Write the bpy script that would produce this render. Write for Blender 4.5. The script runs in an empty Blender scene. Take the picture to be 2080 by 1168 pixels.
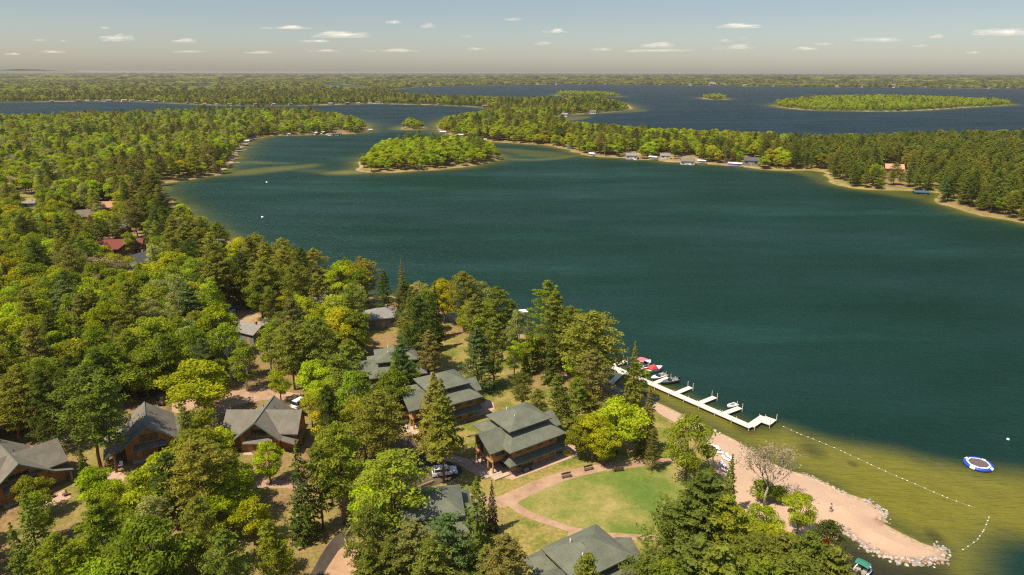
import bpy, bmesh, math, random
import numpy as np
from mathutils import Vector, Matrix
from mathutils.geometry import delaunay_2d_cdt
R = math.radians
rng = np.random.default_rng(7)
random.seed(7)
scn = bpy.context.scene
COL = scn.collection

# ------------------------------------------------------------------ camera
HC, FPX, PITCH = 73.0, 1387.0, R(17.5)
cam = bpy.data.cameras.new('camera')
cam.sensor_width = 36; cam.lens = 36 * FPX / 2080
cam.clip_start = 1; cam.clip_end = 120000
co = bpy.data.objects.new('camera', cam); COL.objects.link(co)
co.matrix_world = Matrix.Translation((0, 0, HC)) @ Matrix.Rotation(R(90) - PITCH, 4, 'X') @ Matrix.Rotation(R(0.12), 4, 'Z')
scn.camera = co
CM = np.array(co.matrix_world.to_3x3()); CMi = CM.T

def G(x, y, z=1.0):
    """point of the place at height z seen at pixel x, y of the photograph"""
    d = CM @ np.array([(x - 1040) / FPX, -(y - 584) / FPX, -1.0])
    t = (z - HC) / d[2]
    return Vector((d[0] * t, d[1] * t, z))
def proj(P):
    P = np.asarray(P, float).reshape(-1, 3) - np.array([0, 0, HC])
    c = P @ CMi.T
    w = np.maximum(-c[:, 2], 1e-3)
    return np.stack([1040 + FPX * c[:, 0] / w, 584 - FPX * c[:, 1] / w], 1)

# ------------------------------------------------------------------ shorelines (photo outline -> ground plan)
MAIN = [(1800,1500),(1735,1300),(1700,1200),(1690,1120),(1712,1077),(1735,1093),(1760,1112),(1790,1126),(1820,1137),(1850,1143),(1885,1143),(1912,1137),(1923,1126),(1918,1114),(1903,1110),(1880,1105),(1850,1092),(1820,1078),(1798,1066),(1783,1059),(1797,1056),(1801,1049),(1792,1037),(1775,1026),(1752,1014),(1728,1006),(1705,998),(1690,990),(1670,978),(1640,966),(1610,957),(1580,944),(1550,928),(1525,913),(1500,898),(1470,883),(1452,878),(1440,870),(1400,850),(1365,834),(1335,820),(1300,806),(1270,795),(1243,780),(1225,765),(1205,745),(1180,722),(1140,702),(1107,690),(1060,678),(1000,668),(950,650),(900,632),(850,615),(790,600),(720,600),(690,592),(657,588),(610,565),(560,540),(520,515),(487,498),(450,475),(410,450),(370,420),(340,402),(322,392),(335,376),(350,371),(385,365),(420,359),(447,354),(462,342),(474,332),(476,322),(485,305),(497,295),(512,285),(540,277),(580,275),(630,274),(680,273),(720,271),(745,267),(748,262),(738,252),(710,246),(660,240),(600,236),(500,234),(400,236),(300,239),(200,243),(100,247),(0,251),(-150,258),(-300,268),(-300,212),(-150,210),(0,208),(80,207),(150,206),(220,206),(300,207.5),(370,211),(430,213.5),(500,215),(570,215),(640,214),(700,212),(760,211),(820,212),(900,214),(960,217),(1010,222),(1050,229),(1020,231),(960,236),(915,243),(893,252),(888,262),(900,271),(925,275),(960,282),(990,288),(1040,291),(1090,294),(1140,300),(1165,308),(1200,318),(1280,322),(1350,328),(1430,333),(1500,338),(1560,345),(1605,347),(1640,346),(1668,350),(1682,362),(1692,373),(1740,383),(1800,387),(1850,388),(1885,389),(1905,393),(1895,400),(1897,408),(1930,421),(2000,440),(2080,453),(2250,485),(2500,540),(3000,700),(3400,1500)]
BAY = [(1110,238),(1140,236),(1180,232),(1240,228),(1280,223),(1284,219),(1262,209),(1200,205),(1100,207),(1000,206),(900,203),(820,197),(775,186),(820,179),(860,176.5),(960,174),(1100,172),(1300,172.3),(1500,174.8),(1700,177.3),(2080,180.5),(2400,184),(3000,195),(3600,215),(3000,300),(2400,290),(2080,288),(1900,288),(1700,292),(1550,290),(1400,284),(1280,276),(1200,268),(1150,258),(1125,248)]
INL = [[(640,171.5),(690,168.8),(705,170),(695,172),(760,177),(730,179),(680,174.5)],[(255,173),(340,172),(430,171.5),(500,172.5),(430,174.5),(330,174.5)]]
ISL = [[(727,343),(735,350),(760,351),(800,350),(850,347),(900,344),(950,339),(985,332),(1012,326),(1020,320),(1005,313),(985,308),(940,304),(880,303),(820,305),(770,311),(738,325)],
       [(812,262),(835,264),(862,262),(858,258),(835,256.5),(818,258)],
       [(1572,214),(1590,219),(1640,223.5),(1700,225.5),(1800,226.5),(1880,224),(1950,219),(2000,216.5),(2055,213),(2030,209),(1950,205),(1850,201),(1750,200),(1650,203),(1600,208)],
       [(1426,200),(1445,202.5),(1473,202.5),(1472,199),(1450,197.5),(1430,198)],
       [(1130,194.5),(1160,195.8),(1215,196.5),(1260,197),(1230,192.5),(1160,191),(1133,191.5)]]
def smooth(p, n=3):
    p = np.array(p, float); N = len(p); out = []
    for i in range(N):
        a, b, c, d = p[i - 1], p[i], p[(i + 1) % N], p[(i + 2) % N]
        for k in range(n):
            t = k / n
            out.append(b + 0.5 * t * (c - a + t * (2 * a - 5 * b + 4 * c - d + t * (3 * (b - c) + d - a))))
    return np.array(out)
def ground_poly(p, z=0.0, n=3):
    q = smooth(p, n) if n > 1 else np.array(p, float)
    return np.array([G(a, max(b, 147.8), z)[:2] for a, b in q])
def inside(poly, P):
    x, y = P[:, 0], P[:, 1]; c = np.zeros(len(P), bool)
    q = np.roll(poly, -1, 0)
    for (ax, ay), (bx, by) in zip(poly, q):
        if ay == by: continue
        m = ((ay > y) != (by > y))
        c ^= m & (x < (bx - ax) * (y - ay) / (by - ay) + ax)
    return c
def dist(poly, P):
    d = np.full(len(P), 1e18); q = np.roll(poly, -1, 0)
    for a, b in zip(poly, q):
        e = b - a; l2 = e @ e + 1e-12
        t = np.clip(((P - a) @ e) / l2, 0, 1)
        v = P - a - t[:, None] * e
        d = np.minimum(d, (v * v).sum(1))
    return np.sqrt(d)
WATERS = [ground_poly(MAIN), ground_poly(BAY)] + [ground_poly(p, n=2) for p in INL]
LANDS = [ground_poly(p) for p in ISL]
def wob(P, s, o=0.0):
    x, y = P[:, 0] / s + o, P[:, 1] / s - o
    return (np.sin(x * 1.3 + 1.7 * np.sin(y * 0.9)) + np.sin(y * 1.7 + 1.3 * np.sin(x * 1.1 + 2)) + np.sin((x + y) * 2.9 + np.sin(x * 2.3)) * 0.5) / 2.5
def shore(P):
    """signed distance to the shoreline, positive on land"""
    s = np.full(len(P), 1e9)
    w = np.zeros(len(P), bool)
    for k in WATERS:
        w |= inside(k, P); s = np.minimum(s, dist(k, P))
    for k in LANDS:
        w &= ~inside(k, P); s = np.minimum(s, dist(k, P))
    s = np.where(w, -s, s)
    r = np.hypot(P[:, 0], P[:, 1])
    a = np.clip(0.006 * (r - 60), 0.15, 4.0)
    return s + a * wob(P, 9.0) + 0.25 * np.clip(r / 150, .6, 3) * wob(P, 2.3, 5)
def landz(P, s):
    r = np.hypot(P[:, 0], P[:, 1])
    z = np.where(s > 0, np.minimum(s * 0.13, 1.0), np.maximum(s * 0.12, -5.0))
    f = np.clip((r - 5000) / 6000, 0, 1)
    return z + np.where(s > 30, f * (8 + 10 * wob(P, 1900.0)), 0)
def zat(x, y):
    P = np.array([[x, y]]); return float(landz(P, shore(P))[0])

# ------------------------------------------------------------------ materials
def mat(name):
    m = bpy.data.materials.new(name); m.use_nodes = True
    nt = m.node_tree; nt.nodes.clear()
    out = nt.nodes.new('ShaderNodeOutputMaterial')
    return m, nt, out
def N(nt, t, **k):
    n = nt.nodes.new(t)
    for a, v in k.items():
        if a.startswith('i_'): n.inputs[a[2:].replace('_', ' ')].default_value = v
        else: setattr(n, a, v)
    return n
def c4(c): return (c[0], c[1], c[2], 1.0)
def noise(nt, scale, detail=4, rough=.6, coord='Object', dim=None):
    tc = N(nt, 'ShaderNodeTexCoord'); n = N(nt, 'ShaderNodeTexNoise')
    n.inputs['Scale'].default_value = scale; n.inputs['Detail'].default_value = detail; n.inputs['Roughness'].default_value = rough
    if coord == 'World':
        g = N(nt, 'ShaderNodeNewGeometry'); src = g.outputs['Position']
    else: src = tc.outputs[coord]
    if dim:
        mp = N(nt, 'ShaderNodeMapping'); mp.inputs['Scale'].default_value = dim
        nt.links.new(src, mp.inputs[0]); src = mp.outputs[0]
    nt.links.new(src, n.inputs['Vector'])
    return n
def ramp(nt, src, stops):
    r = N(nt, 'ShaderNodeValToRGB')
    e = r.color_ramp.elements
    while len(e) < len(stops): e.new(0.5)
    for k, (p, c) in enumerate(stops):
        e[k].position = p; e[k].color = c4(c)
    nt.links.new(src, r.inputs[0]); return r
def mixc(nt, f, a, b, mode='MIX'):
    m = N(nt, 'ShaderNodeMix', data_type='RGBA', blend_type=mode)
    for k, v in ((0, f), (6, a), (7, b)):
        if hasattr(v, 'is_linked') or hasattr(v, 'links'): nt.links.new(v, m.inputs[k])
        else: m.inputs[k].default_value = v if k == 0 else c4(v)
    return m.outputs[2]
def math_(nt, op, a, b=None, clamp=False):
    m = N(nt, 'ShaderNodeMath', operation=op, use_clamp=clamp)
    for k, v in ((0, a), (1, b)):
        if v is None: continue
        if hasattr(v, 'links'): nt.links.new(v, m.inputs[k])
        else: m.inputs[k].default_value = v
    return m.outputs[0]
def attr(nt, name, t='GEOMETRY'):
    return N(nt, 'ShaderNodeAttribute', attribute_name=name, attribute_type=t)
MATS = {}
def plain(name, c, rough=.7, var=.25, scale=3.0, metal=0.0, bump=0.0, coat=0.0):
    """a paint / cloth / timber surface with wear: the colour drifts with a noise"""
    if name in MATS: return MATS[name]
    m, nt, out = mat(name)
    b = N(nt, 'ShaderNodeBsdfPrincipled')
    n = noise(nt, scale, 5, .65)
    r = ramp(nt, n.outputs['Fac'], [(.3, [x * (1 - var) for x in c]), (.7, [min(1, x * (1 + var * .6)) for x in c])])
    nt.links.new(r.outputs[0], b.inputs['Base Color'])
    b.inputs['Roughness'].default_value = rough; b.inputs['Metallic'].default_value = metal
    b.inputs['Coat Weight'].default_value = coat
    if bump:
        bp = N(nt, 'ShaderNodeBump'); bp.inputs['Strength'].default_value = bump; bp.inputs['Distance'].default_value = .05
        nt.links.new(n.outputs['Fac'], bp.inputs['Height']); nt.links.new(bp.outputs[0], b.inputs['Normal'])
    nt.links.new(b.outputs[0], out.inputs[0]); MATS[name] = m; return m
def banded(name, c, axis='Z', period=.2, dark=.55, rough=.8, var=.2, nscale=1.2):
    """clapboard, shingle courses, deck boards: dark joints every `period` metres, noise across"""
    if name in MATS: return MATS[name]
    m, nt, out = mat(name)
    b = N(nt, 'ShaderNodeBsdfPrincipled'); b.inputs['Roughness'].default_value = rough
    tc = N(nt, 'ShaderNodeTexCoord'); sp = N(nt, 'ShaderNodeSeparateXYZ'); nt.links.new(tc.outputs['Object'], sp.inputs[0])
    f = math_(nt, 'FRACT', math_(nt, 'DIVIDE', sp.outputs[axis], period))
    joint = math_(nt, 'LESS_THAN', f, .14)
    n = noise(nt, nscale, 6, .7); n2 = noise(nt, 9, 3, .6)
    r = ramp(nt, n.outputs['Fac'], [(.3, [x * (1 - var) for x in c]), (.7, [x * (1 + var) for x in c])])
    r2 = ramp(nt, n2.outputs['Fac'], [(.3, (.75,) * 3), (.7, (1.15,) * 3)])
    col = mixc(nt, 1.0, r.outputs[0], r2.outputs[0], 'MULTIPLY')
    col = mixc(nt, math_(nt, 'MULTIPLY', joint, 1 - dark), col, (c[0] * .3, c[1] * .3, c[2] * .3))
    nt.links.new(col, b.inputs['Base Color']); nt.links.new(b.outputs[0], out.inputs[0])
    MATS[name] = m; return m
def glass(name, c=(.02, .025, .03)):
    if name in MATS: return MATS[name]
    m, nt, out = mat(name); b = N(nt, 'ShaderNodeBsdfPrincipled')
    n = noise(nt, .8); r = ramp(nt, n.outputs['Fac'], [(.35, [x * .6 for x in c]), (.7, [x * 1.6 for x in c])])
    nt.links.new(r.outputs[0], b.inputs['Base Color']); b.inputs['Roughness'].default_value = .06
    nt.links.new(b.outputs[0], out.inputs[0]); MATS[name] = m; return m
def foliage():
    m, nt, out = mat('foliage')
    t = attr(nt, 'tint', 'INSTANCER'); v = attr(nt, 'leafvar')
    k = ramp(nt, v.outputs['Fac'], [(0, (.74, .72, .76)), (.5, (1, 1, 1)), (1, (1.38, 1.30, 1.05))])
    col = mixc(nt, 1.0, t.outputs['Color'], k.outputs[0], 'MULTIPLY')
    d = N(nt, 'ShaderNodeBsdfDiffuse'); tr = N(nt, 'ShaderNodeBsdfTranslucent'); mx = N(nt, 'ShaderNodeMixShader')
    nt.links.new(col, d.inputs[0]); nt.links.new(mixc(nt, 1.0, col, (1.3, 1.22, .6), 'MULTIPLY'), tr.inputs[0])
    mx.inputs[0].default_value = .45
    nt.links.new(d.outputs[0], mx.inputs[1]); nt.links.new(tr.outputs[0], mx.inputs[2]); nt.links.new(mx.outputs[0], out.inputs[0])
    return m
LEAF = foliage()
BARK = plain('bark', (.13, .095, .07), .95, .5, 2.0)
BARKR = plain('red_bark', (.22, .12, .07), .95, .45, 1.5)
BARKW = plain('white_bark', (.55, .52, .46), .9, .5, 2.5)
TWIG = plain('twig_bark', (.30, .27, .22), .95, .3, 2.0)

# ------------------------------------------------------------------ mesh helpers
class MB:
    def __init__(s): s.v = []; s.f = []
    def add(s, vs, fs):
        o = len(s.v); s.v += [tuple(x) for x in vs]; s.f += [[i + o for i in f] for f in fs]; return s
    def box(s, x0, x1, y0, y1, z0, z1, M=None):
        vs = [(x, y, z) for z in (z0, z1) for x, y in ((x0, y0), (x1, y0), (x1, y1), (x0, y1))]
        if M is not None: vs = [M @ Vector(v) for v in vs]
        return s.add(vs, [(3, 2, 1, 0), (4, 5, 6, 7), (0, 1, 5, 4), (1, 2, 6, 5), (2, 3, 7, 6), (3, 0, 4, 7)])
    def tube(s, p, q, r0, r1=None, n=8, cap=True):
        p, q = Vector(p), Vector(q); r1 = r0 if r1 is None else r1
        u = (q - p).normalized(); a = u.orthogonal().normalized(); b = u.cross(a)
        vs = []
        for c, r in ((p, r0), (q, r1)):
            vs += [c + (a * math.cos(2 * math.pi * k / n) + b * math.sin(2 * math.pi * k / n)) * r for k in range(n)]
        fs = [(k, (k + 1) % n, n + (k + 1) % n, n + k) for k in range(n)]
        if cap: fs += [list(range(n))[::-1], list(range(n, 2 * n))]
        return s.add(vs, fs)
    def chain(s, pts, rad, n=7):
        pts = [Vector(p) for p in pts]; vs = []; fs = []
        for i, p in enumerate(pts):
            u = (pts[min(i + 1, len(pts) - 1)] - pts[max(i - 1, 0)]).normalized()
            a = Vector((1, 0, 0)) if abs(u.x) < .8 else Vector((0, 1, 0))
            a = (a - u * a.dot(u)).normalized(); b = u.cross(a)
            vs += [p + (a * math.cos(2 * math.pi * k / n) + b * math.sin(2 * math.pi * k / n)) * rad[i] for k in range(n)]
        for i in range(len(pts) - 1):
            fs += [(i * n + k, i * n + (k + 1) % n, (i + 1) * n + (k + 1) % n, (i + 1) * n + k) for k in range(n)]
        fs += [list(range(n))[::-1], list(range((len(pts) - 1) * n, len(pts) * n))]
        return s.add(vs, fs)
    def ext_x(s, yz, x0, x1):
        n = len(yz); vs = [(x0, y, z) for y, z in yz] + [(x1, y, z) for y, z in yz]
        return s.add(vs, [(k, (k + 1) % n, n + (k + 1) % n, n + k) for k in range(n)] + [list(range(n))[::-1], list(range(n, 2 * n))])
    def ext_y(s, xz, y0, y1):
        n = len(xz); vs = [(x, y0, z) for x, z in xz] + [(x, y1, z) for x, z in xz]
        return s.add(vs, [(k, (k + 1) % n, n + (k + 1) % n, n + k) for k in range(n)] + [list(range(n))[::-1], list(range(n, 2 * n))])
    def hip(s, a, z0, b, z1, th=.22):
        (x0, x1, y0, y1), (X0, X1, Y0, Y1) = a, b
        r = lambda q, z: [(q[0], q[2], z), (q[1], q[2], z), (q[1], q[3], z), (q[0], q[3], z)]
        vs = r(a, z0 - th) + r(a, z0) + r(b, z1)
        fs = [(3, 2, 1, 0), (8, 9, 10, 11)]
        for o in (0, 4): fs += [(o + k, o + (k + 1) % 4, o + 4 + (k + 1) % 4, o + 4 + k) for k in range(4)]
        return s.add(vs, fs)
    def build(s, name, m, parent=None, smoothf=False, bevel=0):
        me = bpy.data.meshes.new(name); me.from_pydata(s.v, [], s.f); me.validate()
        bm = bmesh.new(); bm.from_mesh(me); bmesh.ops.recalc_face_normals(bm, faces=bm.faces); bm.to_mesh(me); bm.free()
        me.materials.append(m)
        if smoothf: me.polygons.foreach_set('use_smooth', [True] * len(me.polygons))
        o = bpy.data.objects.new(name, me); COL.objects.link(o)
        if parent is not None: o.parent = parent
        if bevel:
            b = o.modifiers.new('edge', 'BEVEL'); b.width = bevel; b.segments = 2
        return o
def tag(o, label=None, cat=None, group=None, kind=None):
    if label: o['label'] = label
    if cat: o['category'] = cat
    if group: o['group'] = group
    if kind: o['kind'] = kind
    return o
def thing(name, label, cat, loc=(0, 0, 0), rz=0.0, group=None, s=1.0):
    o = bpy.data.objects.new(name, None); COL.objects.link(o); o.empty_display_size = .5
    o.location = loc; o.rotation_euler = (0, 0, rz); o.scale = (s, s, s)
    return tag(o, label, cat, group)
def tree_of(o):
    ch = [c for c in bpy.data.objects if c.parent == o]
    return (o, [tree_of(c) for c in ch])
def dup(t, loc=None, rz=None, label=None, group=None, s=None, parent=None):
    o, ch = t; c = o.copy(); COL.objects.link(c)
    if parent is not None: c.parent = parent
    if loc is not None: c.location = loc
    if rz is not None: c.rotation_euler = (0, 0, rz)
    if s is not None: c.scale = s if hasattr(s, '__len__') else (s, s, s)
    if label: c['label'] = label
    if group: c['group'] = group
    for k in ch: dup(k, parent=c)
    return c
def npmesh(name, V, F, m, attrs=None, smoothf=False):
    me = bpy.data.meshes.new(name); V = np.asarray(V, np.float32); F = np.asarray(F, np.int32); k = F.shape[1]
    me.vertices.add(len(V)); me.vertices.foreach_set('co', V.ravel())
    me.loops.add(F.size); me.loops.foreach_set('vertex_index', F.ravel())
    me.polygons.add(len(F)); me.polygons.foreach_set('loop_start', np.arange(0, F.size, k, dtype=np.int32))
    me.polygons.foreach_set('loop_total', np.full(len(F), k, np.int32))
    if smoothf: me.polygons.foreach_set('use_smooth', np.ones(len(F), bool))
    me.update(calc_edges=True)
    for a, v in (attrs or {}).items():
        at = me.attributes.new(a, 'FLOAT', 'POINT'); at.data.foreach_set('value', np.asarray(v, np.float32))
    if m is not None: me.materials.append(m)
    return me
def link(name, me, parent=None):
    o = bpy.data.objects.new(name, me); COL.objects.link(o)
    if parent is not None: o.parent = parent
    return o

# ------------------------------------------------------------------ light, sky, air
SUN_AZ, SUN_EL = R(37.4 + 180), R(60)      # direction to the sun in plan, measured from +X
to_sun = Vector((math.cos(SUN_AZ) * math.cos(SUN_EL), math.sin(SUN_AZ) * math.cos(SUN_EL), math.sin(SUN_EL)))
sl = bpy.data.lights.new('sun', 'SUN'); sl.energy = 5.0; sl.angle = R(.5); sl.color = (1.0, .875, .68)
so = bpy.data.objects.new('sun', sl); COL.objects.link(so)
so.rotation_euler = (-to_sun).to_track_quat('-Z', 'Y').to_euler(); so.location = (0, 0, 200)
w = bpy.data.worlds.new('World'); scn.world = w; w.use_nodes = True
nt = w.node_tree; nt.nodes.clear()
sky = N(nt, 'ShaderNodeTexSky'); sky.sky_type = 'NISHITA'; sky.sun_disc = False
sky.sun_elevation = SUN_EL; sky.sun_rotation = math.atan2(to_sun.x, to_sun.y)
sky.altitude = 200; sky.air_density = 1.0; sky.dust_density = 1.2; sky.ozone_density = 1.0
tc = N(nt, 'ShaderNodeTexCoord'); sp = N(nt, 'ShaderNodeSeparateXYZ'); nt.links.new(tc.outputs['Generated'], sp.inputs[0])
rp = ramp(nt, sp.outputs['Z'], [(0.0, (.84, .79, .80)), (.03, (.735, .715, .735)), (.075, (.64, .63, .65)), (.13, (.65, .645, .655)), (.4, (.95, .98, 1.0)), (1, (1.0, 1.0, 1.0))])
bg = N(nt, 'ShaderNodeBackground'); bg.inputs['Strength'].default_value = .105
nt.links.new(mixc(nt, 1.0, sky.outputs[0], rp.outputs[0], 'MULTIPLY'), bg.inputs[0])
wo = N(nt, 'ShaderNodeOutputWorld'); nt.links.new(bg.outputs[0], wo.inputs[0])
scn.view_settings.view_transform = 'Standard'; scn.view_settings.look = 'None'
scn.view_settings.exposure = 0.62; scn.view_settings.gamma = 1.0
scn.cycles.max_bounces = 6; scn.cycles.diffuse_bounces = 4; scn.cycles.glossy_bounces = 2; scn.cycles.transmission_bounces = 3
scn.cycles.use_denoising = False; scn.cycles.sample_clamp_direct = 1.7; scn.cycles.sample_clamp_indirect = 2.5; scn.cycles.filter_width = 1.2
scn.cycles.volume_bounces = 0; scn.cycles.transparent_max_bounces = 64
scn.cycles.caustics_reflective = False; scn.cycles.caustics_refractive = False
HAZE = True
if HAZE:
    hz = MB().box(-26000, 26000, -400, 24000, -7, 76)
    m, nt, out = mat('air'); v = N(nt, 'ShaderNodeVolumePrincipled')
    v.inputs['Color'].default_value = (.66, .63, .58, 1); v.inputs['Density'].default_value = 0.00006; v.inputs['Anisotropy'].default_value = .2
    nt.links.new(v.outputs[0], out.inputs['Volume'])
    tag(hz.build('haze', m), kind='stuff')

# ------------------------------------------------------------------ ground and water sheets
SWIM = [(1215,738),(1300,768),(1400,812),(1450,836),(1526,868),(1562,872),(1590,866),(1650,888),(1720,905),(1800,918),(1900,940),(2000,956),(2080,965),(2300,1000),(2300,1100),(2060,1085),(2010,1095),(1985,1120),(1990,1168),(1960,1200),(1900,1160),(1923,1126),(1903,1108),(1850,1090),(1785,1055),(1690,985),(1580,940),(1440,866),(1300,800),(1243,775)]
COVE = [(1700,1085),(1735,1097),(1800,1132),(1850,1147),(1900,1147),(1930,1160),(1960,1220),(1900,1300),(1720,1250)]
SHOALS = [([(440,358),(475,347),(545,340),(640,333),(648,337),(560,349),(480,357)],.55),([(474,326),(540,329),(600,331),(540,333),(480,331)],.5),([(600,346),(660,345),(700,348),(640,350)],.3),
          ([(655,352),(700,346),(730,344),(745,352),(700,355)],.9),([(1015,320),(1080,323),(1150,316),(1180,312),(1170,318),(1100,325),(1040,326)],.6),
          ([(1530,219),(1572,213),(1620,224),(1590,225)],.7),([(1000,300),(1130,309),(1170,318),(1140,320),(1060,318)],.35),([(1120,239),(1200,236),(1180,243),(1130,246)],.55),([(1280,222),(1320,224),(1290,228),(1240,229)],.4),
          ([(1600,346),(1660,349),(1690,374),(1650,362)],.5),([(1740,386),(1850,390),(1905,398),(1880,406),(1800,396)],.45),([(1250,1100),(1251,1100),(1251,1101)],0)]
def sst(a, b, x):
    t = np.clip((x - a) / (b - a), 0, 1); return t * t * (3 - 2 * t)
def soft(poly_px, P, w):
    g = ground_poly(poly_px, n=2); d = dist(g, P); i = inside(g, P)
    return sst(-w, w, np.where(i, d, -d))
deps = np.concatenate([np.geomspace(.09, .8, 40), np.arange(.83, 4, .03), np.arange(4, 9, .06), np.arange(9, 44, .115), np.arange(44, 70, 1.0)])
azs = np.radians(np.concatenate([np.arange(-60, -42, .6), np.arange(-42, 42.01, .14), np.arange(42.6, 60, .6)]))
rr = HC / np.tan(np.radians(deps))[::-1]
AZ, RR = np.meshgrid(azs, rr)
PX = np.stack([(RR * np.sin(AZ)).ravel(), (RR * np.cos(AZ)).ravel()], 1)
SD = np.concatenate([shore(c) for c in np.array_split(PX, 12)])
RAD = np.hypot(PX[:, 0], PX[:, 1])
nc, nr = len(azs), len(rr)
ii = np.arange(nr * nc).reshape(nr, nc)
QF = np.stack([ii[:-1, :-1], ii[:-1, 1:], ii[1:, 1:], ii[1:, :-1]], -1).reshape(-1, 4)[:, ::-1]
LZ = landz(PX, SD)
# where grass, sand and leaf litter lie
LAWNS = [([(860,1020),(905,985),(935,930),(890,900),(900,860),(1000,835),(1040,800),(1150,800),(1250,815),(1330,840),(1400,868),(1450,900),(1470,960),(1530,1030),(1560,1168),(1500,1300),(1100,1300),(1010,1180),(1000,1100),(1000,1040)],3,1),
         ([(870,740),(900,690),(960,700),(1000,740),(1050,730),(1080,780),(1060,830),(960,830),(900,800)],4,.9),([(100,905),(150,890),(215,900),(205,940),(150,930)],2,.8),
         ([(80,1010),(180,985),(240,1010),(200,1080),(140,1060)],3,.8),([(400,1130),(520,1080),(640,1010),(740,1000),(700,1060),(630,1110),(560,1168),(420,1250)],4,.55),([(0,420),(25,398),(90,400),(80,440),(30,440)],5,.9),
         ([(700,1110),(740,1070),(770,1080),(760,1168),(720,1200)],1.5,.9),([(1560,342),(1700,350),(1760,380),(1900,385),(1900,400),(1690,378)],8,.7),([(700,650),(760,640),(830,640),(820,680),(740,690)],4,.5)]
BEACH = [(1335,833),(1322,812),(1365,832),(1400,848),(1440,868),(1470,881),(1500,896),(1525,911),(1550,926),(1580,942),(1610,955),(1640,964),(1670,976),(1690,988),(1728,1005),(1752,1013),(1775,1025),(1792,1036),(1801,1048),(1797,1057),(1784,1060),(1798,1065),(1820,1077),(1850,1091),(1880,1104),(1903,1109),(1918,1113),(1923,1125),(1912,1136),(1885,1142),(1850,1142),(1820,1136),(1790,1125),(1760,1111),(1735,1092),(1715,1084),(1690,1090),(1640,1085),(1560,1075),(1510,1040),(1486,1000),(1462,965),(1440,940),(1443,905),(1432,884),(1400,870),(1365,852)]
LOTS = [(485,642,9),(215,425,14),(240,490,16),(1290,312,12),(1395,322,14),(1345,316,10),(1525,326,12),(60,412,14),(505,668,8),(770,645,8),(645,618,8)]
near = RAD < 1500
grass = np.zeros(len(PX)); sand = np.zeros(len(PX))
Pn = PX[near]; gn = np.zeros(len(Pn)); sn = np.zeros(len(Pn))
for p, wd, k in LAWNS: gn = np.maximum(gn, k * soft(p, Pn + 1.5 * np.stack([wob(Pn, 4), wob(Pn, 4, 3)], 1), wd))
sn = np.maximum(sn, soft(BEACH, Pn, 1.2))
for x, y, r in LOTS:
    g = G(x, y); d = np.hypot(Pn[:, 0] - g.x, Pn[:, 1] - g.y); sn = np.maximum(sn, .55 * sst(1.15, .5, d / r + .2 * wob(Pn, 6)))
grass[near] = gn; sand[near] = sn
band = np.clip(2.5 + RAD * .004, 2.5, 9)
sand = np.maximum(sand, sst(1.3, .35, SD / band + .35 * wob(PX, 31.0) + .2 * wob(PX, 7.0)) * (.12 + .6 * sst(-.4, .7, wob(PX, 130.0))) * (SD > -1) * (1 - .75 * grass))
far = sst(700, 1600, RAD)
m, nt, out = mat('ground')
b = N(nt, 'ShaderNodeBsdfPrincipled'); b.inputs['Roughness'].default_value = .95; b.inputs['Specular IOR Level'].default_value = .1
n1 = noise(nt, .12, 6, .65, 'World'); n2 = noise(nt, 1.7, 5, .7, 'World'); n3 = noise(nt, .035, 4, .6, 'World'); n4 = noise(nt, .0035, 5, .65, 'World', (1, 1, 1))
lit = ramp(nt, n1.outputs['Fac'], [(.3, (.075, .058, .026)), (.45, (.24, .155, .075)), (.56, (.21, .165, .055)), (.66, (.14, .135, .035)), (.78, (.075, .095, .022))])
grs = ramp(nt, n1.outputs['Fac'], [(.28, (.065, .105, .017)), (.42, (.14, .155, .028)), (.53, (.26, .205, .065)), (.64, (.20, .175, .045)), (.78, (.10, .13, .022))])
snd = ramp(nt, n3.outputs['Fac'], [(.3, (.40, .29, .19)), (.7, (.50, .37, .25))])
frs = ramp(nt, n4.outputs['Fac'], [(.35, (.03, .045, .012)), (.5, (.065, .085, .018)), (.6, (.11, .125, .03)), (.72, (.04, .06, .015))])
fine = ramp(nt, n2.outputs['Fac'], [(.3, (.62,) * 3), (.7, (1.25,) * 3)])
col = mixc(nt, attr(nt, 'grass').outputs['Fac'], lit.outputs[0], grs.outputs[0])
col = mixc(nt, attr(nt, 'far').outputs['Fac'], col, frs.outputs[0])
col = mixc(nt, attr(nt, 'sand').outputs['Fac'], col, snd.outputs[0])
nt.links.new(mixc(nt, 1.0, col, fine.outputs[0], 'MULTIPLY'), b.inputs['Base Color'])
bp = N(nt, 'ShaderNodeBump'); bp.inputs['Strength'].default_value = .5; bp.inputs['Distance'].default_value = .3
nt.links.new(n2.outputs['Fac'], bp.inputs['Height']); nt.links.new(bp.outputs[0], b.inputs['Normal'])
nt.links.new(b.outputs[0], out.inputs[0])
me = npmesh('ground', np.column_stack([PX, LZ]), QF, m, {'grass': grass, 'sand': sand, 'far': far}, True)
tag(link('ground', me), kind='structure')

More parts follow.
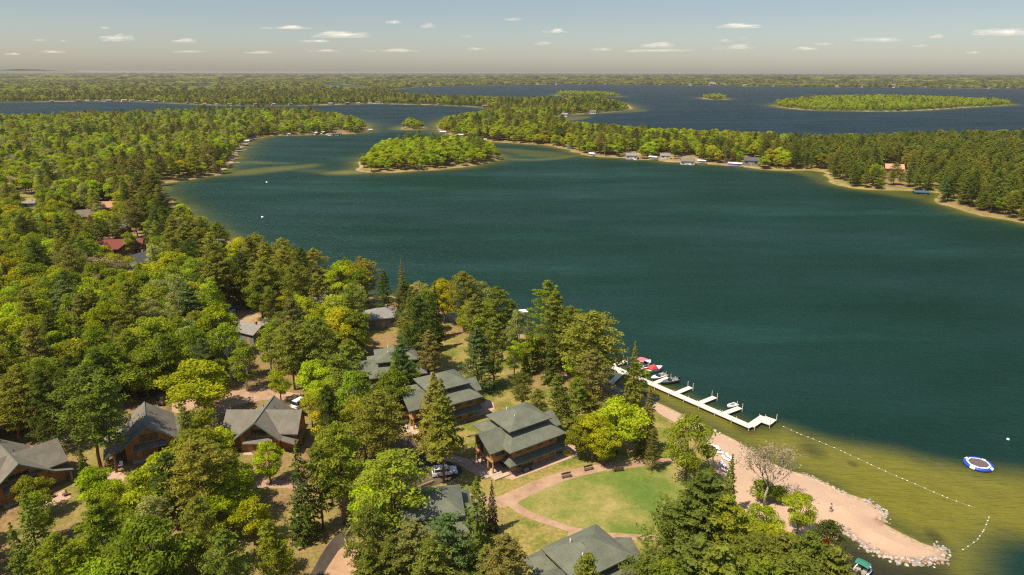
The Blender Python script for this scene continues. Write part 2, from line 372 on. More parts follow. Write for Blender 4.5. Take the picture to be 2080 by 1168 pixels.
# water: one level sheet, cut a little inside the land
keep = (SD < np.maximum(2.0, RAD * .02))[QF].any(1)
shal = np.zeros(len(PX)); weed = np.zeros(len(PX))
nw = near & (SD < 40); Pw = PX[nw]
Pj = Pw + .9 * np.stack([wob(Pw, 6), wob(Pw, 5, 3)], 1)
sw = soft(SWIM, Pj, 5.5)
for p, k in SHOALS: sw = np.maximum(sw, k * soft(p, Pw + 3 * np.stack([wob(Pw, 14), wob(Pw, 11, 3)], 1), 9.0))
shal[nw] = sw
shal = np.maximum(shal, .8 * np.exp(np.minimum(SD, 0) / np.clip(RAD * .012, 2.5, 14)))
wd = soft(COVE, Pj, 3.5) * .85
for x, y, r in ((1897,1092,1.6),(1648,915,3.0),(1510,868,3.5),(1735,943,1.2),(1690,1012,2),(1905,1155,-1)):
    if r > 0:
        g = G(x, y, 0); wd = np.maximum(wd, .55 * sst(1.3, .3, np.hypot(Pj[:, 0] - g.x, (Pj[:, 1] - g.y) * .8) / r))
weed[nw] = wd
m, nt, out = mat('lake_water')
b = N(nt, 'ShaderNodeBsdfDiffuse'); gl = N(nt, 'ShaderNodeBsdfGlossy'); gl.inputs['Roughness'].default_value = .3; gl.inputs['Color'].default_value = (.60, .78, .78, 1)
nA = noise(nt, .008, 6, .66, 'World', (.6, 1.9, 1)); nB = noise(nt, .5, 3, .6, 'World'); nS = noise(nt, .25, 4, .7, 'World')
deep = ramp(nt, nA.outputs['Fac'], [(.38, (.0034, .0185, .0095)), (.55, (.0046, .0240, .0138)), (.64, (.0078, .0350, .0245))])
sh = ramp(nt, nS.outputs['Fac'], [(.3, (.118, .110, .0085)), (.7, (.146, .133, .012))])
deep_reflect = mixc(nt, attr(nt, 'bay').outputs['Fac'], deep.outputs[0], (.0075, .0190, .0270))  # navy of the far water is grazing sky reflection painted into its colour
col = mixc(nt, attr(nt, 'shal').outputs['Fac'], deep_reflect, sh.outputs[0])
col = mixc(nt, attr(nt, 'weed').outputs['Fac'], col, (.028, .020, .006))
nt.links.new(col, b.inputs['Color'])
g = N(nt, 'ShaderNodeNewGeometry'); mp = N(nt, 'ShaderNodeMapping'); mp.inputs['Rotation'].default_value = (0, 0, R(18)); mp.inputs['Scale'].default_value = (.28, .95, 1)
nt.links.new(g.outputs['Position'], mp.inputs[0])
w1 = N(nt, 'ShaderNodeTexNoise'); w1.inputs['Scale'].default_value = .85; w1.inputs['Detail'].default_value = 4; w1.inputs['Roughness'].default_value = .62
w2 = N(nt, 'ShaderNodeTexNoise'); w2.inputs['Scale'].default_value = .09; w2.inputs['Detail'].default_value = 3
nt.links.new(mp.outputs[0], w1.inputs['Vector']); nt.links.new(mp.outputs[0], w2.inputs['Vector'])
bp = N(nt, 'ShaderNodeBump'); bp.inputs['Strength'].default_value = 1.0; bp.inputs['Distance'].default_value = .95
hsum = math_(nt, 'ADD', w1.outputs['Fac'], math_(nt, 'MULTIPLY', w2.outputs['Fac'], .9))
nt.links.new(hsum, bp.inputs['Height'])
fr = N(nt, 'ShaderNodeFresnel'); fr.inputs['IOR'].default_value = 1.33
for q_ in (b, gl, fr): nt.links.new(bp.outputs[0], q_.inputs['Normal'])
mx = N(nt, 'ShaderNodeMixShader'); wp = ramp(nt, noise(nt, .009, 6, .68, 'World', (.7, 2.0, 1)).outputs['Fac'], [(.38, (.055,) * 3), (.52, (.09,) * 3), (.66, (.145,) * 3)]); nt.links.new(math_(nt, 'MINIMUM', fr.outputs[0], wp.outputs[0]), mx.inputs[0])   # waves keep a rough lake from mirroring at grazing angles
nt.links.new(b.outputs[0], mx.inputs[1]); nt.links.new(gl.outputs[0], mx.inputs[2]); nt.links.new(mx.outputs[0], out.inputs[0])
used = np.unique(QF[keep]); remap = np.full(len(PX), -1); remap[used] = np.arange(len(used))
me = npmesh('lake_water', np.column_stack([PX[used], np.zeros(len(used))]), remap[QF[keep]], m, {'shal': shal[used], 'weed': weed[used], 'bay': np.maximum(inside(WATERS[1], PX[used]), .8 * sst(560, 1150, PX[used, 1] + 40 * wob(PX[used], 120.0)))}, True)  # bay masks the painted sky reflection: the bay, and the main lake farther out
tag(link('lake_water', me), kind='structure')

# draped sheets: beach, paths, roads
def sheet(name, poly, m, dz, sp=1.2, pad=0.4, n=3, world=False):
    q = np.array(poly, float) if world else ground_poly(poly, 1.0, n)
    lo, hi = q.min(0), q.max(0)
    gx, gy = np.meshgrid(np.arange(lo[0], hi[0], sp), np.arange(lo[1], hi[1], sp))
    gp = np.stack([gx.ravel(), gy.ravel()], 1)
    gp = gp[inside(q, gp) & (dist(q, gp) > sp * .45)] if len(gp) else gp
    allp = [Vector(p) for p in q] + [Vector(p) for p in gp]
    k = len(q)
    vs, es, fs, *_ = delaunay_2d_cdt(allp, [(i, (i + 1) % k) for i in range(k)], [list(range(k))], 1, 1e-4)
    P = np.array([tuple(v) for v in vs]); z = landz(P, shore(P)) + dz
    me = bpy.data.meshes.new(name); me.from_pydata([(p[0], p[1], c) for p, c in zip(P, z)], [], [list(f) for f in fs])
    bm = bmesh.new(); bm.from_mesh(me); bmesh.ops.recalc_face_normals(bm, faces=bm.faces)
    if sum(f.normal.z for f in bm.faces) < 0: bmesh.ops.reverse_faces(bm, faces=bm.faces)
    bm.to_mesh(me); bm.free(); me.materials.append(m)
    return tag(link(name, me), kind='structure')
def strip(name, pts, width, m, dz, sp=1.0):
    c = np.array([G(x, y)[:2] for x, y in pts]); t = [c[0]]
    for i in range(len(c) - 1):
        a, b_, d, e = c[max(i - 1, 0)], c[i], c[i + 1], c[min(i + 2, len(c) - 1)]
        for k in range(1, 6):
            u = k / 5; t.append(b_ + .5 * u * (d - a + u * (2 * a - 5 * b_ + 4 * d - e + u * (3 * (b_ - d) + e - a))))
    t = np.array(t); w_ = np.interp(np.linspace(0, 1, len(t)), np.linspace(0, 1, len(width)), width)
    d = np.gradient(t, axis=0); d /= np.linalg.norm(d, axis=1)[:, None]; nn = np.stack([-d[:, 1], d[:, 0]], 1)
    w_ = w_ * (1 + .05 * np.sin(np.arange(len(t)) * 1.7))
    return sheet(name, np.concatenate([t + nn * w_[:, None] / 2, (t - nn * w_[:, None] / 2)[::-1]]), m, dz, sp, world=True)
def soil(name, stops, s1=.35, s2=5.0, rough=.95, bump=.4):
    m, nt, out = mat(name); b = N(nt, 'ShaderNodeBsdfPrincipled'); b.inputs['Roughness'].default_value = rough; b.inputs['Specular IOR Level'].default_value = .15
    a = noise(nt, s1, 6, .65, 'World'); c = noise(nt, s2, 4, .7, 'World')
    r = ramp(nt, a.outputs['Fac'], stops); f = ramp(nt, c.outputs['Fac'], [(.3, (.78,) * 3), (.7, (1.14,) * 3)])
    nt.links.new(mixc(nt, 1.0, r.outputs[0], f.outputs[0], 'MULTIPLY'), b.inputs['Base Color'])
    bp = N(nt, 'ShaderNodeBump'); bp.inputs['Strength'].default_value = bump; bp.inputs['Distance'].default_value = .15
    nt.links.new(c.outputs['Fac'], bp.inputs['Height']); nt.links.new(bp.outputs[0], b.inputs['Normal']); nt.links.new(b.outputs[0], out.inputs[0]); return m
def wet(m):
    nt = m.node_tree; b = next(n for n in nt.nodes if n.type == 'BSDF_PRINCIPLED'); src = b.inputs['Base Color'].links[0].from_socket; g = N(nt, 'ShaderNodeNewGeometry'); sp = N(nt, 'ShaderNodeSeparateXYZ'); nt.links.new(g.outputs['Position'], sp.inputs[0])
    r = ramp(nt, math_(nt, 'ADD', sp.outputs['Z'], math_(nt, 'MULTIPLY', noise(nt, .5, 3, .6, 'World').outputs['Fac'], .25)), [(.12, (.55, .50, .44)), (.33, (1, 1, 1))]); nt.links.new(mixc(nt, 1.0, src, r.outputs[0], 'MULTIPLY'), b.inputs['Base Color'])
    return m
SAND = soil('beach_sand', [(.3, (.385, .262, .182)), (.55, (.43, .297, .208)), (.75, (.47, .33, .234))], .12, 7)
GRAV = soil('pink_gravel', [(.3, (.24, .152, .098)), (.5, (.34, .222, .145)), (.75, (.41, .285, .195))], .4)
ASPH = soil('asphalt', [(.3, (.045, .037, .032)), (.55, (.075, .06, .05)), (.7, (.16, .11, .075))], .16, 6)
DIRT = soil('sandy_dirt', [(.3, (.30, .18, .11)), (.7, (.46, .30, .19))], .3)
LAWN = soil('lawn_grass', [(.25, (.065, .125, .020)), (.41, (.115, .155, .028)), (.50, (.20, .19, .05)), (.60, (.29, .235, .09)), (.8, (.10, .145, .025))], .07, 1.8)
PAVER = soil('pink_pavers', [(.3, (.36, .23, .17)), (.7, (.47, .32, .25))], .8, 7)
sheet('beach', BEACH, wet(SAND), .03)
sheet('lawn', [(1046,1022),(1075,1003),(1110,990),(1160,973),(1215,960),(1275,952),(1335,947),(1375,943),(1400,960),(1420,1000),(1425,1050),(1405,1085),(1340,1086),(1300,1085),(1250,1082),(1200,1076),(1160,1068),(1120,1055),(1090,1045),(1062,1032)], LAWN, .012, 2)
strip('path', [(1390,932),(1330,938),(1270,944),(1210,952),(1150,966),(1100,983),(1060,1001),(1034,1014),(1008,1022)], [1.7,1.9,2.2,2.6,3.0,3.2,3.4,3.2], GRAV, .02)
strip('path', [(1030,1016),(1060,1038),(1090,1052),(1120,1062),(1160,1075),(1200,1083),(1250,1089),(1300,1092),(1340,1093),(1375,1092),(1412,1095)], [1.9,1.5,1.4,1.4], GRAV, .028)
strip('path', [(1166,1077),(1153,1110),(1138,1145)], [1.45,1.5], GRAV, .024)
strip('path', [(1010,1021),(960,1012),(905,1012),(880,1018)], [2.6,2.4,2.2], GRAV, .024)
sheet('road', [(620,1205),(640,1150),(675,1095),(720,1050),(765,1012),(800,985),(835,955),(845,925),(800,908),(805,891),(842,893),(865,922),(935,948),(928,970),(870,990),(800,1015),(760,1050),(720,1082),(695,1112),(690,1150),(700,1205)], ASPH, .018)
sheet('dirt_verge', [(650,1190),(680,1130),(698,1112),(722,1118),(735,1135),(712,1190)], DIRT, .026)
sheet('gravel_drive', [(415,850),(440,818),(470,795),(540,782),(575,795),(610,800),(600,812),(540,812),(480,822),(450,845),(440,865)], GRAV, .018, n=1)
sheet('gravel_drive', [(345,812),(385,805),(420,830),(430,855),(380,850),(350,835)], GRAV, .024, n=1)
strip('gravel_drive', [(60,915),(95,899),(130,889),(165,880),(215,868),(260,850)], [3.4,3.2,3.0], GRAV, .018)
strip('dirt_path', [(495,990),(530,983),(580,984),(630,988),(665,992)], [1.8,2.6,2.2,2.6], GRAV, .018)
sheet('patio', [(985,958),(1040,975),(1175,925),(1165,900),(1140,905),(1040,950)], PAVER, .022, n=1)
sheet('patio', [(900,855),(925,868),(1005,832),(1002,818),(990,812),(960,830)], PAVER, .022, n=1)
strip('patio', [(985,960),(960,948),(935,935),(905,930)], [3.5,3.0,2.4,2.0], PAVER, .03)
sheet('patio', [(215,965),(235,955),(262,968),(240,985),(215,990)], PAVER, .022, n=1)
sheet('patio', [(85,1020),(130,995),(145,1010),(95,1035)], PAVER, .022, n=1)

# ------------------------------------------------------------------ trees: one prototype of each kind, crown and trunk
def cards(C, D, size, asp, r, jit=.7):
    """leaf sprays: small bent quads at C whose normals lean towards D"""
    n = len(C); D = D + r.normal(0, jit, (n, 3)); D /= np.linalg.norm(D, axis=1)[:, None] + 1e-9
    A = np.cross(D, r.normal(0, 1, (n, 3))); A /= np.linalg.norm(A, axis=1)[:, None] + 1e-9
    B = np.cross(D, A); s = (size * r.uniform(.6, 1.3, n))[:, None] * .5
    A = A * s; B = B * s * asp; k = D * s * r.uniform(-.5, .5, n)[:, None]
    V = np.stack([C - A + k, C - B * r.uniform(.6, 1.1, n)[:, None], C + A - k * .5, C + B * r.uniform(.6, 1.1, n)[:, None]], 1)
    return V
def crown_mesh(name, parts, lv, r):
    V = np.concatenate(parts); n = len(V); v = np.clip(np.concatenate(lv) + r.normal(0, .13, n), 0, 1)
    me = npmesh(name, V.reshape(-1, 3), np.arange(n * 4).reshape(-1, 4), LEAF, {'leafvar': np.repeat(v, 4)}, False)
    return me
def sph(r, n):
    d = r.normal(0, 1, (n, 3)); return d / np.linalg.norm(d, axis=1)[:, None]
def broadleaf(seed, h=15., rad=4.6, lobes=44, base=.10, leaf=.52, per=195, lobe_r=(.22, .38), sparse=1.0):
    r = np.random.default_rng(seed); P = []; L = []; lob = []
    for i in range(lobes):
        d = sph(r, 1)[0]; d[2] = d[2] * .9 + .12; q = r.uniform(.45, .86) ** .6
        t = (d[2] + 1) / 2
        c = np.array([d[0] * rad * q * (.75 + .5 * r.random()), d[1] * rad * q * (.75 + .5 * r.random()), h * (base + (1 - base) * np.clip(.5 + d[2] * .5 * q, .05, .93))])
        lr = rad * r.uniform(*lobe_r) * (1.1 - .35 * abs(t - .5)); lob.append((c, lr))
        n = int(per * sparse * r.uniform(.7, 1.25)); u = sph(r, n); u[:, 2] = np.where(u[:, 2] < -.25, -u[:, 2] * .6, u[:, 2])
        u /= np.linalg.norm(u, axis=1)[:, None]
        C = c + u * (lr * r.uniform(.62, 1.12, n) ** 1)[:, None] * np.array([1.08, 1.08, .85])
        P.append(cards(C, u, np.full(n, leaf), .7, r, .62)); L.append(np.full(n, np.clip(r.normal(.5, .17), .1, .95)))
    m = MB(); top = h * .78
    pts = [(r.normal(0, .10) * k, r.normal(0, .10) * k, top * k / 6) for k in range(7)]
    m.chain(pts, [max(.05, .021 * h * (1 - .14 * k)) for k in range(7)], 7)
    for c, lr in lob[::3]:
        z0 = h * r.uniform(.22, .5); m.chain([(0, 0, z0), tuple(c * np.array([.5, .5, 0]) + np.array([0, 0, z0 + (c[2] - z0) * .4])), tuple(c)], [.085 * h / 15, .06, .03], 5)
    return crown_mesh('crown', P, L, r), m
def pine(seed, h=20., rad=4.1, lv=15, nb=6, base=.30, flat=.55, leaf=.52, prof='oval', per=20, gap=0.0):
    r = np.random.default_rng(seed); P = []; L = []; m = MB(); 
    m.chain([(r.normal(0, .08) * k, r.normal(0, .08) * k, h * .97 * k / 7) for k in range(8)], [max(.03, .0145 * h * (1 - .13 * k)) for k in range(8)], 7)
    for i in range(lv):
        t = (i + r.uniform(-.3, .3)) / (lv - 1); t = min(max(t, 0), 1)
        z = h * (base + (1 - base) * t * .98)
        l = rad * ((.62 + .9 * t * (1 - t) * 2) * (1 - t ** 3.2) ** .8 if prof == 'oval' else (1 - t) ** .75 * .95 + .1)
        if r.random() < gap: l *= .45
        k = nb if t < .9 else 3; a0 = r.uniform(0, 6.28)
        for b in range(k):
            a = a0 + 6.283 * b / k + r.normal(0, .25); ll = l * r.uniform(.62, 1.18); up = ll * (r.uniform(.05, .32) + .35 * t)
            tip = np.array([math.cos(a) * ll, math.sin(a) * ll, z + up]); org = np.array([0, 0, z])
            if i % 2 == 0: m.chain([tuple(org), tuple(org + (tip - org) * .6 - np.array([0, 0, .1])), tuple(tip)], [.05, .035, .015], 4)
            sh_ = np.clip(r.normal(.5, .15), .1, .9)
            for q in (.42, .66, .86, 1.0):
                if q < .5 and ll < 1.2: continue
                c = org + (tip - org) * q + r.normal(0, .16, 3); cr = (.42 + .30 * ll / rad) * rad * .27
                n = per; u = sph(r, n); u[:, 2] = np.abs(u[:, 2]) * .9 - .15
                C = c + u * np.array([cr * 1.15, cr * 1.15, cr * flat * 1.3]) * r.uniform(.4, 1.1, n)[:, None]
                P.append(cards(C, u * .8 + np.array([0, 0, .55]), np.full(n, leaf), .5, r, .5)); L.append(np.full(n, sh_))
    return crown_mesh('crown', P, L, r), m
def spruce(seed, h=18., rad=3.3, lv=28, nb=9, base=.05, leaf=.62, thin=1.75):
    r = np.random.default_rng(seed); P = []; L = []; m = MB()
    m.chain([(0, 0, h * .98 * k / 5) for k in range(6)], [max(.02, .0135 * h * (1 - .19 * k)) for k in range(6)], 6)
    for i in range(lv):
        t = i / (lv - 1); z = h * (base + (1 - base) * t * .985)
        l = rad * ((1 - t) ** .82 + .035) * r.uniform(.82, 1.12); k = max(3, int(nb * (1 - .5 * t))); a0 = r.uniform(0, 6.28)
        for b in range(k):
            a = a0 + 6.283 * b / k + r.normal(0, .2); ll = l * r.uniform(.6, 1.15); dr = -ll * r.uniform(.08, .34) + .25 * t * ll
            n = max(2, int((5 + 11 * ll / rad) * thin)); q = r.uniform(.15, 1.05, n) ** .7
            ca, sa = math.cos(a), math.sin(a); wdt = .22 * ll * (1.15 - q) + .06; off = r.normal(0, 1, n) * wdt
            C = np.stack([ca * ll * q - sa * off, sa * ll * q + ca * off, z + dr * q ** 1.4 + r.normal(0, .06, n) + .12 * np.sin(q * 6)], 1)
            D = np.tile(np.array([ca * .45, sa * .45, .8]), (n, 1))
            P.append(cards(C, D, np.full(n, leaf * (.65 + .5 * ll / rad)), .5, r, .42)); L.append(np.full(n, np.clip(r.normal(.48, .15), .1, .9)))
    return crown_mesh('crown', P, L, r), m
def bare(seed, h=13., rad=3.6, leafn=900):
    r = np.random.default_rng(seed); m = MB(); tips = []
    def grow(p, d, l, w, k):
        q = p + d * l; mid = (p + q) / 2 + r.normal(0, .05 * l, 3)
        m.chain([tuple(p), tuple(mid), tuple(q)], [w, w * .8, w * .6], 5 if k < 2 else 3)
        if k >= 5: tips.append(q); return
        for j in range(3 if k > 0 else 5):
            e = d * (.95 if k else .9) + r.normal(0, .42, 3) * np.array([1, 1, .6]); e[2] += .22; e /= np.linalg.norm(e)
            grow(q if r.random() < .7 else mid, e, l * r.uniform(.6, .8), w * .55, k + 1)
        if k > 2: tips.append(q)
    grow(np.zeros(3), np.array([.03, .02, 1.]), h * .30, .016 * h, 0)
    T = np.array(tips)
    C = T[r.integers(0, len(T), leafn)] + r.normal(0, .3, (leafn, 3)); D = sph(r, leafn)
    return crown_mesh('crown', [cards(C, D, np.full(leafn, .36), .6, r, .8)], [np.full(leafn, .55)], r), m
PROTO = {}     # kind -> list of (crown mesh, trunk mesh, height, radius)
KINDS = {'broadleaf_tree': [(lambda s: broadleaf(s), 15, 4.6), (lambda s: broadleaf(s, 16, 4.2, 48, .06), 16, 4.2), (lambda s: broadleaf(s, 13, 5.0, 42, .14, .54), 13, 5.0), (lambda s: broadleaf(s, 15, 4.4, 34, .08, .48, 160), 15, 4.4)],
         'aspen_tree': [(lambda s: broadleaf(s, 17, 2.9, 34, .12, .44, 160, (.34, .52)), 17, 2.9), (lambda s: broadleaf(s, 15, 2.6, 30, .10, .42, 160, (.34, .54)), 15, 2.6)],
         'pine_tree': [(lambda s: pine(s), 20, 4.1), (lambda s: pine(s, 21, 3.7, 16, 6, .24), 21, 3.7), (lambda s: pine(s, 19, 4.6, 14, 7, .32, .6), 19, 4.6), (lambda s: pine(s, 20, 4.3, 16, 7, .14, .5, .50, 'cone', 19), 20, 4.3)],
         'layered_pine_tree': [(lambda s: pine(s, 19, 4.9, 12, 7, .10, .32, .56, 'cone', 27, .12), 19, 4.9), (lambda s: pine(s, 20, 4.7, 13, 6, .12, .36, .56, 'oval', 26, .15), 20, 4.7)],
         'spruce_tree': [(lambda s: spruce(s), 18, 3.3), (lambda s: spruce(s, 17, 2.8, 28, 9, .04), 17, 2.8), (lambda s: spruce(s, 18, 3.6, 30, 10, .05, .6, 1.5), 18, 3.6), (lambda s: spruce(s, 20, 3.8, 26, 11, .36, .62, 2.0), 20, 3.8)],
         'budding_tree': [(lambda s: bare(s, leafn=3400), 13, 3.6), (lambda s: bare(s, 14, 3.2, 1300), 14, 3.2)],
         'shrub': [(lambda s: broadleaf(s, 4.0, 2.6, 16, .03, .40, 140, (.3, .5)), 4, 2.6)]}
BARKOF = {'broadleaf_tree': BARK, 'aspen_tree': BARKW, 'pine_tree': BARKR, 'layered_pine_tree': BARK, 'spruce_tree': BARK, 'budding_tree': TWIG, 'shrub': BARK}
STOCK = bpy.data.collections.new('tree_stock')       # whole trees for the far woods
sidx = {}; sd_ = 11
for kind, vs in KINDS.items():
    PROTO[kind] = []
    for k, (fn, h, rad) in enumerate(vs):
        sd_ += 7; cm, tm = fn(sd_)
        tme = bpy.data.meshes.new('trunk'); tme.from_pydata(tm.v, [], tm.f); tme.materials.append(BARKOF[kind])
        tme.polygons.foreach_set('use_smooth', [True] * len(tme.polygons))
        PROTO[kind].append((cm, tme, h, rad))
        bm = bmesh.new(); bm.from_mesh(cm); nf = len(bm.faces); bm.from_mesh(tme); bm.faces.ensure_lookup_table()
        for f in bm.faces[nf:]: f.material_index = 1
        wm = bpy.data.meshes.new('whole_tree'); bm.to_mesh(wm); bm.free(); wm.materials.append(LEAF); wm.materials.append(BARKOF[kind])
        o = bpy.data.objects.new('stock_%02d' % len(sidx), wm); STOCK.objects.link(o); sidx[(kind, k)] = len(sidx)
TINT = {'bright': (.235, .29, .014), 'yellow': (.245, .245, .013), 'green': (.138, .178, .016), 'mid': (.165, .190, .019), 'pale': (.28, .30, .095), 'olive': (.122, .145, .023), 'dark': (.062, .084, .016), 'bluish': (.088, .128, .040),
        'brown': (.146, .134, .036), 'grey': (.30, .27, .18), 'lime': (.30, .36, .016), 'goldpine': (.168, .172, .027), 'leaf': (.178, .235, .018), 'forest': (.095, .122, .022)}
for k_ in TINT: TINT[k_] = tuple(c_ * (1.06 if k_ in ('lime', 'pale', 'grey') else 1.42) for c_ in TINT[k_])
WORDS = {'bright': 'bright green', 'yellow': 'yellow-green', 'green': 'deep green', 'mid': 'mid green', 'pale': 'pale green', 'olive': 'olive', 'dark': 'dark green', 'bluish': 'blue-green', 'brown': 'brownish', 'grey': 'grey, barely leafed', 'lime': 'lime green', 'goldpine': 'golden olive', 'leaf': 'fresh green', 'forest': 'forest green'}

def woods(name, pts, label=None):
    """pts: list of (x, y, z, kind, variant, sx, sz, rot, tint) -> one object of instanced trees"""
    me = bpy.data.meshes.new(name); me.from_pydata([p[:3] for p in pts], [], [])
    a = me.attributes.new('idx', 'INT', 'POINT'); a.data.foreach_set('value', np.array([sidx[(p[3], p[4])] for p in pts], np.int32))
    a = me.attributes.new('scl', 'FLOAT_VECTOR', 'POINT'); a.data.foreach_set('vector', np.array([(p[5], p[5], p[6]) for p in pts], np.float32).ravel())
    a = me.attributes.new('rot', 'FLOAT_VECTOR', 'POINT'); a.data.foreach_set('vector', np.array([(0, 0, p[7]) for p in pts], np.float32).ravel())
    a = me.attributes.new('tint', 'FLOAT_COLOR', 'POINT'); a.data.foreach_set('color', np.array([(*p[8], 1) for p in pts], np.float32).ravel())
    o = link(name, me); tag(o, kind='stuff')
    g = bpy.data.node_groups.new(name, 'GeometryNodeTree')
    g.interface.new_socket('Geometry', in_out='INPUT', socket_type='NodeSocketGeometry'); g.interface.new_socket('Geometry', in_out='OUTPUT', socket_type='NodeSocketGeometry')
    gi, go = g.nodes.new('NodeGroupInput'), g.nodes.new('NodeGroupOutput')
    ci = g.nodes.new('GeometryNodeCollectionInfo'); ci.inputs['Collection'].default_value = STOCK; ci.inputs['Separate Children'].default_value = True; ci.inputs['Reset Children'].default_value = True
    ip = g.nodes.new('GeometryNodeInstanceOnPoints'); ip.inputs['Pick Instance'].default_value = True
    def na(n, t):
        q = g.nodes.new('GeometryNodeInputNamedAttribute'); q.data_type = t; q.inputs['Name'].default_value = n; return q.outputs['Attribute']
    e2r = g.nodes.new('FunctionNodeEulerToRotation'); g.links.new(na('rot', 'FLOAT_VECTOR'), e2r.inputs[0])
    g.links.new(gi.outputs[0], ip.inputs['Points']); g.links.new(ci.outputs[0], ip.inputs['Instance'])
    g.links.new(na('idx', 'INT'), ip.inputs['Instance Index']); g.links.new(e2r.outputs[0], ip.inputs['Rotation']); g.links.new(na('scl', 'FLOAT_VECTOR'), ip.inputs['Scale'])
    g.links.new(ip.outputs[0], go.inputs[0])
    md = o.modifiers.new('trees', 'NODES'); md.node_group = g
    return o

# ------------------------------------------------------------------ buildings
SHG = banded('green_shingle', (.112, .120, .086), 'Z', .16, .72, .95, .26, .45)
SHGR = banded('grey_shingle', (.150, .136, .108), 'Z', .16, .75, .95, .26, .45)
SHGG = banded('bright_green_shingle', (.12, .145, .10), 'Z', .16, .75, .95, .14, .6)
SHSL = banded('slate_shingle', (.20, .19, .18), 'Z', .16, .8, .95, .14, .6)
SHRED = banded('red_metal_roof', (.155, .030, .020), 'X', .45, .6, .85, .12)
SHTAN = banded('tan_shingle', (.36, .20, .11), 'Z', .18, .8, .95, .14)
SHBR = banded('brown_shingle', (.15, .115, .09), 'Z', .16, .75, .95, .14)
SHSAL = banded('salmon_roof', (.50, .25, .17), 'Z', .2, .85, .8, .1)
SHDK = banded('charcoal_shingle', (.075, .075, .08), 'Z', .16, .8, .95, .14)
WOOD = banded('orange_log_siding', (.34, .165, .055), 'Z', .22, .5, .75, .2)
CEDAR = banded('brown_siding', (.22, .12, .05), 'Z', .18, .5, .8, .2)
GREYW = banded('grey_blue_siding', (.17, .185, .20), 'Z', .18, .6, .8, .15)
WHITEW = banded('white_siding', (.50, .48, .45), 'Z', .18, .75, .7, .08)
DARKW = banded('dark_log_siding', (.085, .055, .04), 'Z', .22, .5, .8, .2)
TRIM = plain('green_trim', (.10, .16, .13), .6, .15)
TRIMW = plain('white_trim', (.72, .70, .66), .6, .08)
BEAM = plain('peeled_log', (.42, .22, .085), .7, .25, 3)
DECKM = banded('deck_boards', (.44, .34, .26), 'Y', .16, .6, .85, .15)
GLS = glass('window_glass'); FRM = plain('window_frame', (.10, .075, .05), .6, .2)
VENT = plain('white_pipe', (.75, .73, .7), .5, .08)
STONE = plain('fieldstone', (.24, .20, .17), .95, .5, 4, bump=.6)
def window(par, c, w, h, ax, s=1, frame=FRM):
    """a window in a wall: frame of four bars, two lights of glass behind; ax is the wall's normal axis, s its side"""
    f = MB(); p = MB(); t = .09
    def bx(m, u0, u1, z0, z1, d0, d1):
        a, b = sorted((c[0 if ax == 'x' else 1] + s * d0, c[0 if ax == 'x' else 1] + s * d1))
        if ax == 'x': m.box(a, b, c[1] + u0, c[1] + u1, c[2] + z0, c[2] + z1)
        else: m.box(c[0] + u0, c[0] + u1, a, b, c[2] + z0, c[2] + z1)
    bx(f, -w / 2 - t, w / 2 + t, -h / 2 - t, -h / 2, -.02, .07); bx(f, -w / 2 - t, w / 2 + t, h / 2, h / 2 + t, -.02, .07)
    bx(f, -w / 2 - t, -w / 2, -h / 2, h / 2, -.02, .06); bx(f, w / 2, w / 2 + t, -h / 2, h / 2, -.02, .06)
    n = max(1, round(w / .9))
    for k in range(1, n): bx(f, -w / 2 + w * k / n - .035, -w / 2 + w * k / n + .035, -h / 2, h / 2, -.02, .05)
    bx(p, -w / 2, w / 2, -h / 2, h / 2, -.04, .025)
    o = f.build('window', frame, par); p.build('pane', GLS, o); return o
